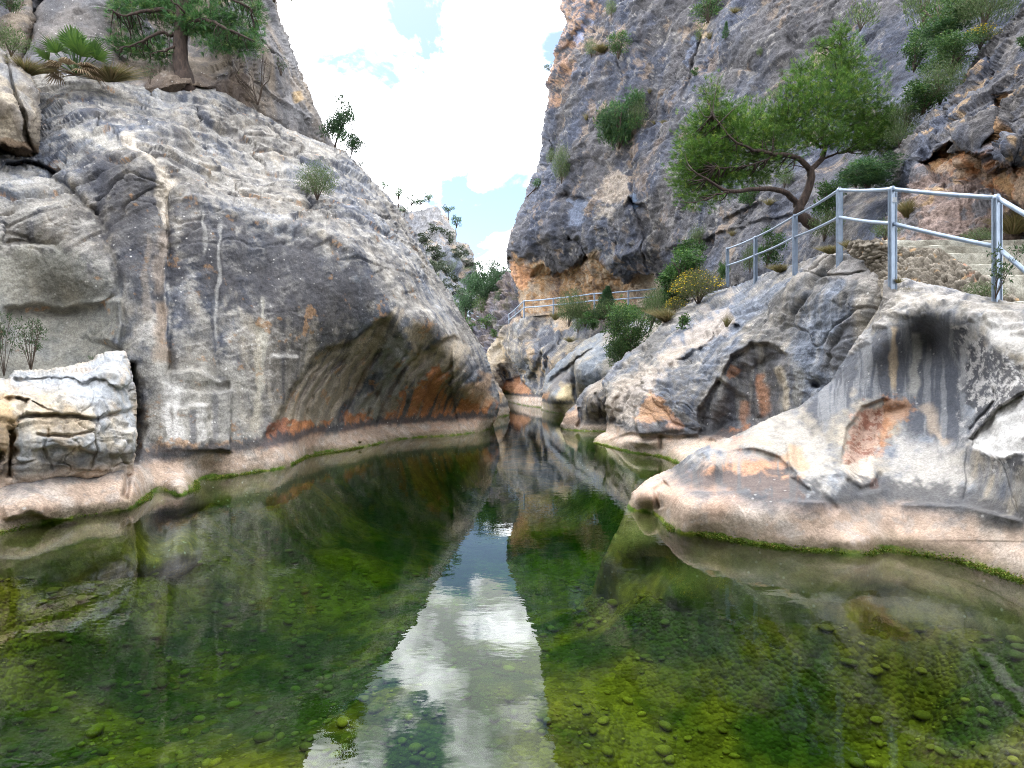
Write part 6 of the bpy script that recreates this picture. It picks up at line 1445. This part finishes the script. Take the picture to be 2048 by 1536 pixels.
on(F1, 1992, 592, 60, 90, 'sprig', 'thorny sprig curling round the foremost post', size='small', var=13, d=6.3, out=0)
on(F1, 1818, 590, 30, 18, 'grass', 'green tuft on the pale rock below the rubble wall', name='grass_tuft', cat='grass tuft', size='small', var=20, d=7.5)
on(F1, 1796, 566, 18, 14, 'grass', 'small tuft at the foot of the second tall post', name='grass_tuft', cat='grass tuft', size='small', var=21, d=7.6)
# far off
on(S1, 952, 672, 26, 28, 'round', 'dark shrub beside the little steel ladder rail', size='small', var=17)
on(S1, 985, 660, 30, 26, 'round', 'small dark green shrub on the bedded slope', size='small', var=18)
on(A1, 988, 676, 16, 16, 'broad', 'small round shrub on the slope edge by the rock bank', size='small', var=16, d=50)
on(S1, 972, 632, 34, 30, 'feather', 'grey shrub on the dark bedded slope', size='small', var=32)

# small trees against the sky and on the hill
def round_tree_mesh(seed, n, leaf, pine=False):
    global rng
    keep, rng = rng, np.random.default_rng(seed)
    g, st = Geo(), Geo()
    tips = [np.array([rng.normal(0, .22), rng.normal(0, .22), .5 + .4 * rng.random()]) for _ in range(9)]
    st.tube(smooth_path([(0, 0, -.08), (rng.normal(0, .03), 0, .25), (rng.normal(0, .05), 0, .6)], 8), np.linspace(.035, .018, 8), 5)
    for t in tips: st.tube(smooth_path([(0, 0, .3 + .2 * rng.random()), t * .6 + (0, 0, .25), t], 6), np.linspace(.016, .005, 6), 4)
    cl = [(t, (.17, .17, .12)) for t in tips] + ([((rng.normal(0, .18), rng.normal(0, .18), .3 + .5 * rng.random()), (.18, .18, .13)) for _ in range(9)] if n > 2000 else [])
    P, D, I = blob_points(cl, n); tone = .7 + .6 * rng.random(len(cl))
    C = greens(len(P), (.03, .07, .035), (.06, .12, .045)) * tone[I][:, None]
    leaves(g, P, D + rng.normal(0, .6, P.shape), leaf, leaf * .45, C)
    rng = keep
    f = g.build('crown', M_LEAF, None, False); s = st.build('trunk', M_BARK)
    out = (f.data, s.data); bpy.data.objects.remove(f); bpy.data.objects.remove(s)
    return out
TM = [round_tree_mesh(500 + k, 420, .10) for k in range(3)]
TB = round_tree_mesh(540, 4200, .05)
def tree(px, py, d, wpx, hpx, label, mesh, group=None, name='tree', lean=0):
    k = d / F; r = empty(name, W(px, py, d))
    for nm, me in zip(('crown', 'trunk'), mesh):
        o = bpy.data.objects.new(nm, me); COL.objects.link(o); o.parent = r
    r.scale = (wpx * k, wpx * k, hpx * k); r.rotation_euler = (0, lean, random.uniform(0, 6))
    return tag(r, label, 'tree', group)
for (px, py, w_, h_, l) in [(767, 392, 22, 30, 'lone pine just clearing the grey cliff slope'), (797, 412, 30, 36, 'round crowned pine first on the far ridge'), (823, 422, 30, 30, 'spreading pine next along the far ridge'), (842, 418, 26, 20, 'low bushy pine in the dip of the far ridge'), (858, 414, 18, 28, 'slender pine beside the far rock summit'),
                         (897, 438, 22, 28, 'pine on the shoulder past the far rock summit'), (913, 468, 20, 36, 'pine on the far cliff edge lower than the shoulder'), (808, 432, 22, 18, 'bushy tree in front of the round crowned pine')]:
    tree(px, py, 155, w_ * 1.25, h_, l, TM[px % 3], 'pines along the far ridge', 'ridge_pine')
for j, (px, py, w_, h_) in enumerate([(866, 465, 30, 16), (846, 482, 40, 18), (862, 505, 28, 20), (880, 512, 36, 24), (900, 492, 24, 24), (914, 520, 34, 20), (872, 540, 30, 26), (895, 545, 26, 26), (936, 535, 30, 14), (884, 470, 20, 14), (905, 560, 22, 24), (890, 580, 26, 20), (920, 560, 24, 18), (915, 590, 22, 18), (935, 505, 16, 18), (860, 530, 18, 12), (945, 560, 20, 14)]):
    on(H1, px, py, w_, h_, 'hill', 'dark shrub on the distant pale hillside', name='hill_shrub', size='small', var=19 + j % 3, group='shrubs dotted over the distant hillside', lean=.1, simple=True)
for (px, py, d, w_, h_, l) in [(968, 636, 66, 88, 112, 'tall dark green tree filling the gap beyond the bend'), (996, 606, 63, 66, 64, 'rounded bluish tree against the dark bedded rock'), (930, 640, 70, 60, 62, 'light green tree showing over the grey cliff nose'), (1004, 580, 68, 60, 46, 'tree top under the cliff skyline beyond the bend'), (940, 600, 80, 50, 50, 'smaller tree behind the tall dark green tree'), (1012, 618, 60, 44, 34, 'low dark bush tree below the ochre prow')]:
    tree(px, py, d, w_, h_, l, TB)
tree(668, 312, 21.5, 70, 120, 'dark feathery tree standing out from the cliff skyline', TB, lean=-.25)
tree(700, 318, 21.6, 44, 60, 'low branch like tree next to the feathery skyline tree', TB, lean=.3)
tree(722, 342, 21.5, 20, 20, 'tiny sprig like tree on the skyline under the feathery tree', TM[1])
tree(1056, 392, 47.5, 40, 40, 'small leaning tree sticking out of the great cliff into the sky', TM[2], lean=-.9)
tree(1110, 118, 48.5, 20, 26, 'tiny tree clinging to the orange edge of the great cliff', TM[0], lean=-.7)
tree(1106, 150, 48.2, 14, 24, 'tiny dark sprig tree on the cliff edge beneath the orange rock', TM[1], lean=-.9)
# ================================================================== steel railings, stairs, rubble wall
def box_geo(g, c, sx, sy, sz):
    V = [(c[0] + a * sx / 2, c[1] + b * sy / 2, c[2] + e * sz / 2) for e in (-1, 1) for a, b in ((-1, -1), (1, -1), (1, 1), (-1, 1))]
    g.add(V, [(0, 1, 2, 3)[::-1], (4, 5, 6, 7), (0, 1, 5, 4), (1, 2, 6, 5), (2, 3, 7, 6), (3, 0, 4, 7)])

def post_mesh(h, w_=.095, dp=.05, below=.25):
    """a flat channel post with a rounded head: web plus two raised lips"""
    g = Geo()
    def slab(wd, y0, y1, top, r0=0.0):
        prof = [(-wd / 2, -below), (wd / 2, -below)] + [(wd / 2 * math.cos(a), top - wd / 2 + wd / 2 * math.sin(a)) for a in np.linspace(0, math.pi, 15)]
        n = len(prof)
        V = [(x, y0, z) for x, z in prof] + [(x, y1, z) for x, z in prof]
        c0, c1 = len(V), len(V) + 1
        V += [(0, y0, h * .5), (0, y1, h * .5)]
        Q = [(k, (k + 1) % n, n + (k + 1) % n, n + k) for k in range(n)]
        T = [(c0, (k + 1) % n, k) for k in range(n)] + [(c1, n + k, n + (k + 1) % n) for k in range(n)]
        g.add(V, Q, T)
    slab(w_, -dp * .30, dp * .30, h)
    for s in (-1, 1):
        box_geo(g, (s * (w_ / 2 - .006), 0, (h - w_ / 2 - below) / 2), .012, dp, h - w_ / 2 + below)
    return g

def railing(posts, label, r_top, w_, ext=None, mids=.54, group=None, pw=1.0):
    """posts: (px, py_top, py_base, depth)"""
    root = empty('steel_railing', W(posts[0][0], posts[0][2], posts[0][3]))
    org = np.array(root.location)
    tops, mid = [], []
    for k, p in enumerate(posts):
        B = W(p[0], p[2], p[3]); T = W(p[0], p[1], p[3]); h = T[2] - B[2]
        m = p[4] if len(p) > 4 else None
        g = post_mesh(h, w_, w_ * .55); o = g.build('post', M_STEEL, root, False); o.location = B - org
        a = posts[max(k - 1, 0)]; b = posts[min(k + 1, len(posts) - 1)]
        A_, B_ = W(a[0], a[1], a[3]), W(b[0], b[1], b[3]); 
        o.rotation_euler = (0, 0, math.atan2(B_[1] - A_[1], B_[0] - A_[0]) * .25 if w_ > .06 else 0)
        tops.append(T - (0, 0, r_top * 1.6)); mid.append(W(p[0], m, p[3]) if m else B + (T - B) * mids)
    for path in (tops, mid):
        for a, b in zip(path, path[1:]):
            sag = (a + b) / 2 - np.array([0, 0, .006 * np.linalg.norm(b - a)])
            g = Geo(); g.tube(smooth_path([a - org, sag - org, b - org], 9), r_top, 10); g.build('rail', M_STEEL, root)
    return tag(root, label, 'railing'), root

near = [(2460, 650, 1100, 4.4, 880), (1994, 388, 603, 6.4, 494), (1785, 372, 557, 7.6, 447), (1679, 375, 508, 10.0, 434), (1590, 428, 527, 13.0, 474), (1511, 472, 549, 16.5, 510), (1455, 495, 557, 19.0, 531)]
o, near_root = railing(near, 'steel tube railing with flat posts along the concrete stairs', .024, .095)
g = Geo(); box_geo(g, (0, 0, 0), .055, .004, .06); st = g.build('sticker', noisy_material('worn_sticker', (.5, .52, .55), (.30, .34, .38), 60, .1, .6), near_root, False)
Pst = W(1786, 401, 7.6); st.location = Pst - np.array(near_root.location) - np.array([0, .032, 0])
railing([(1320, 574, 610, 36.0, 592), (1257, 580, 612, 37.5, 597), (1189, 585, 616, 39.5, 601), (1107, 595, 625, 42.0, 610), (1048, 600, 630, 44.5, 615), (1031, 616, 640, 46, 630), (1018, 627, 650, 47.5, 640)], 'distant steel railing below the ochre overhang', .045, .10)
railing([(936, 622, 640, 72, 631), (944, 624, 650, 70, 636), (962, 634, 662, 67, 648)], 'tiny steel railing half hidden behind the grey cliff nose', .07, .12)

# stairs
def rough_block(x0, x1, y0, y1, z0, z1, name, mat, parent, seed, cell=.06, amp=.012):
    nx, ny, nz = (max(2, int((b - a) / cell)) for a, b in ((x0, x1), (y0, y1), (z0, z1)))
    V, Q = [], []
    def face(o, u, v, nu, nv):
        b = sum(len(a) for a in V)
        s, t = np.meshgrid(np.linspace(0, 1, nu + 1), np.linspace(0, 1, nv + 1))
        V.append(np.asarray(o) + s.reshape(-1, 1) * np.asarray(u) + t.reshape(-1, 1) * np.asarray(v))
        i = np.arange((nu + 1) * (nv + 1)).reshape(nv + 1, nu + 1)
        Q.append(np.stack([i[:-1, :-1].ravel(), i[:-1, 1:].ravel(), i[1:, 1:].ravel(), i[1:, :-1].ravel()], 1) + b)
    X, Y, Z = x1 - x0, y1 - y0, z1 - z0
    face((x0, y0, z0), (X, 0, 0), (0, 0, Z), nx, nz); face((x1, y0, z0), (0, Y, 0), (0, 0, Z), ny, nz); face((x1, y1, z0), (-X, 0, 0), (0, 0, Z), nx, nz); face((x0, y1, z0), (0, -Y, 0), (0, 0, Z), ny, nz)
    face((x0, y0, z1), (X, 0, 0), (0, Y, 0), nx, ny)
    P = np.concatenate(V).astype(np.float32)
    c = np.array([(x0 + x1) / 2, (y0 + y1) / 2, (z0 + z1) / 2]); hs = np.array([X, Y, Z]) / 2
    q = (P - c) / hs; e = np.sort(np.abs(q), 1)[:, 1]                 # close to an edge: worn back
    n3 = np.stack([fbm(P, 3, 4, gain=.6, seed=seed), fbm(P, 3, 4, gain=.6, seed=seed + 1), fbm(P, 3, 4, gain=.6, seed=seed + 2)], 1)
    near = np.clip(1 - (hs[None, :] - np.abs(P - c)) / .05, 0, 1)
    wear = np.clip(near.sum(1) - 1, 0, 1)
    P = P + n3 * amp * 1.5 - np.sign(P - c) * near * wear[:, None] * .014
    f1 = fbm(P, 2.2, 4, gain=.65, seed=seed + 5); f2 = fbm(P, 11, 3, gain=.6, seed=seed + 6)
    C = mixc(np.broadcast_to(np.float32((.36, .345, .29)), (len(P), 3)), (.20, .185, .15), ss(.0, .5, f1 + .5 * f2)); C = mixc(C, (.45, .44, .39), ss(.1, .5, -f1) * .7)
    return mesh_from(name, P, np.concatenate(Q), mat, parent, col=C)
M_CONC = rock_material('old_concrete', 2.0, .5, 0, .9, .3)
rows = [(1768, 478, 9.1), (1792, 490, 8.75), (1868, 505, 8.35), (1900, 527, 7.95), (1938, 549, 7.5), (2006, 575, 7.05), (2030, 600, 6.6), (2060, 640, 6.2)]
root = empty('concrete_stairs', W(1990, 600, 7.0)); org = np.array(root.location)
for k, (px, py, d) in enumerate(rows):
    A_ = W(px, py, d)
    o = rough_block(A_[0], 8.2, d, d + 1.3, A_[2] - .5, A_[2], 'step', M_CONC, root, 400 + 10 * k); o.location = -org
tag(root, 'weathered concrete stairs climbing behind the tall railing posts', 'stairs')

outW = [(1690, 500), (1700, 486), (1722, 478), (1760, 482), (1800, 494), (1868, 496), (1902, 512), (1936, 534), (1985, 560), (2008, 590), (2040, 600), (2048, 640), (1880, 640), (1770, 606), (1756, 560), (1724, 520)]
ctrlW = [(1696, 498, 9.5), (1730, 484, 9.0), (1800, 500, 8.75), (1866, 500, 8.4), (1902, 520, 8.0), (1936, 540, 7.6), (1985, 565, 7.15), (2030, 604, 6.75), (1760, 530, 8.9), (1800, 560, 8.35), (1850, 540, 8.1), (1860, 590, 7.7), (1930, 590, 7.2), (2000, 620, 6.8), (1800, 610, 7.9), (1760, 600, 8.4)]
RW = Mass('rubble_wall', outW, ctrlW, step=1.6, warp=(4, .05), rough=5, seed=50, dlim=(6, 10)); RW.world(); p = RW.p
f1, f2, fc = voronoi(p[RW.live], (15, 15, 19), 21); g1, g2, gc = voronoi(p[RW.live], (34, 34, 36), 22)
d1 = np.zeros(len(p), np.float32); d1[RW.live] = .06 * np.sqrt(np.clip(f2 - f1, 0, .5)) + (fc - .5) * .07 + .02 * np.sqrt(np.clip(g2 - g1, 0, .5))
RW.push(d1 + RW.noise(lambda a: .06 * fbm(a, 2, 4, seed=23)))
cc = np.zeros((len(p), 3), np.float32); base = mixc(np.broadcast_to(np.float32((.11, .092, .07)), (len(f1), 3)), (.24, .21, .17), ss(.3, .95, fc + .35 * fbm(p[RW.live], 1.5, 4, seed=29))); base = mixc(base, (.36, .24, .13), (np.abs(fc - .3) < .035) * .8); base = mixc(base, (.36, .2, .13), (np.abs(fc - .12) < .015) * .9); base = mixc(base, (.13, .115, .09), (1 - ss(.02, .14, f2 - f1)) * .6)
cc[RW.live] = base
tag(RW.finish(cc, M_SMOOTH, back=((.1, 2), (.4, 5))), 'crumbling rubble wall of small brown stones beside the stairs', 'wall')

# the path bed behind the bank
path_pts = [(1018, 652, 48.5), (1048, 632, 45.5), (1107, 627, 43), (1189, 618, 40.5), (1257, 614, 38.5), (1320, 612, 36.5), (1420, 590, 25), (1470, 570, 20), (1540, 548, 17.5), (1610, 528, 14), (1690, 506, 11)]
V, Q, n = [], [], 0
for (px, py, d) in path_pts:
    A_ = W(px, py + 3, d)
    for t in np.linspace(-.4, 2.2, 6): V.append(A_ + np.array([.55 * t, .85 * t, .03 * math.sin(px + t * 3)]))
for k in range(len(path_pts) - 1):
    for j in range(5): Q.append((k * 6 + j, k * 6 + j + 1, (k + 1) * 6 + j + 1, (k + 1) * 6 + j))
tag(mesh_from('path', V, np.array(Q), M_GROUND), 'narrow earth path under the great cliff', 'path', kind='structure')

# moss fringe along the waterline
def moss(shore, label, n, seed):
    r_ = np.random.default_rng(seed)
    ln = np.array([((a - CX) / F * dz(b), dz(b)) for a, b in shore])
    L_ = np.concatenate([[0], np.cumsum(np.hypot(*np.diff(ln, axis=0).T))])
    s_ = np.sort(r_.random(n) * L_[-1]); x = np.interp(s_, L_, ln[:, 0]); y = np.interp(s_, L_, ln[:, 1])
    q = np.stack([s_, np.zeros(n), np.zeros(n)], 1)
    dens = fbm(q, 1.3, 4, gain=.6, seed=seed); ok = dens + .45 * r_.random(n) > -.05
    x, y, dens = x[ok], y[ok], dens[ok]; m = len(x)
    P = np.stack([x + r_.normal(0, .02, m), y + r_.normal(0, .018, m) - .005, -.015 + np.abs(r_.normal(0, .017, m)) * (1 + np.clip(dens, 0, 1))], 1)
    g = Geo(); D = np.stack([r_.normal(0, .7, m), -.6 + r_.normal(0, .5, m), .5 + r_.normal(0, .5, m)], 1)
    c = greens(m, (.08, .14, .014), (.17, .23, .03), (.24, .2, .05), .15)
    leaves(g, P, D, .02, .014, c); return tag(g.build('moss', M_LEAF, None, False), label, 'moss', kind='stuff')
moss(shoreL[2:20], 'thin bright green moss fringe along the pink ledge by the boulder', 16000, 801)
moss(shoreR[3:], 'thin bright green moss fringe under the worn foremost rock', 12000, 803)
moss(shoreM[:6], 'dark green moss fringe at the foot of the bank with the alcove', 5000, 805)
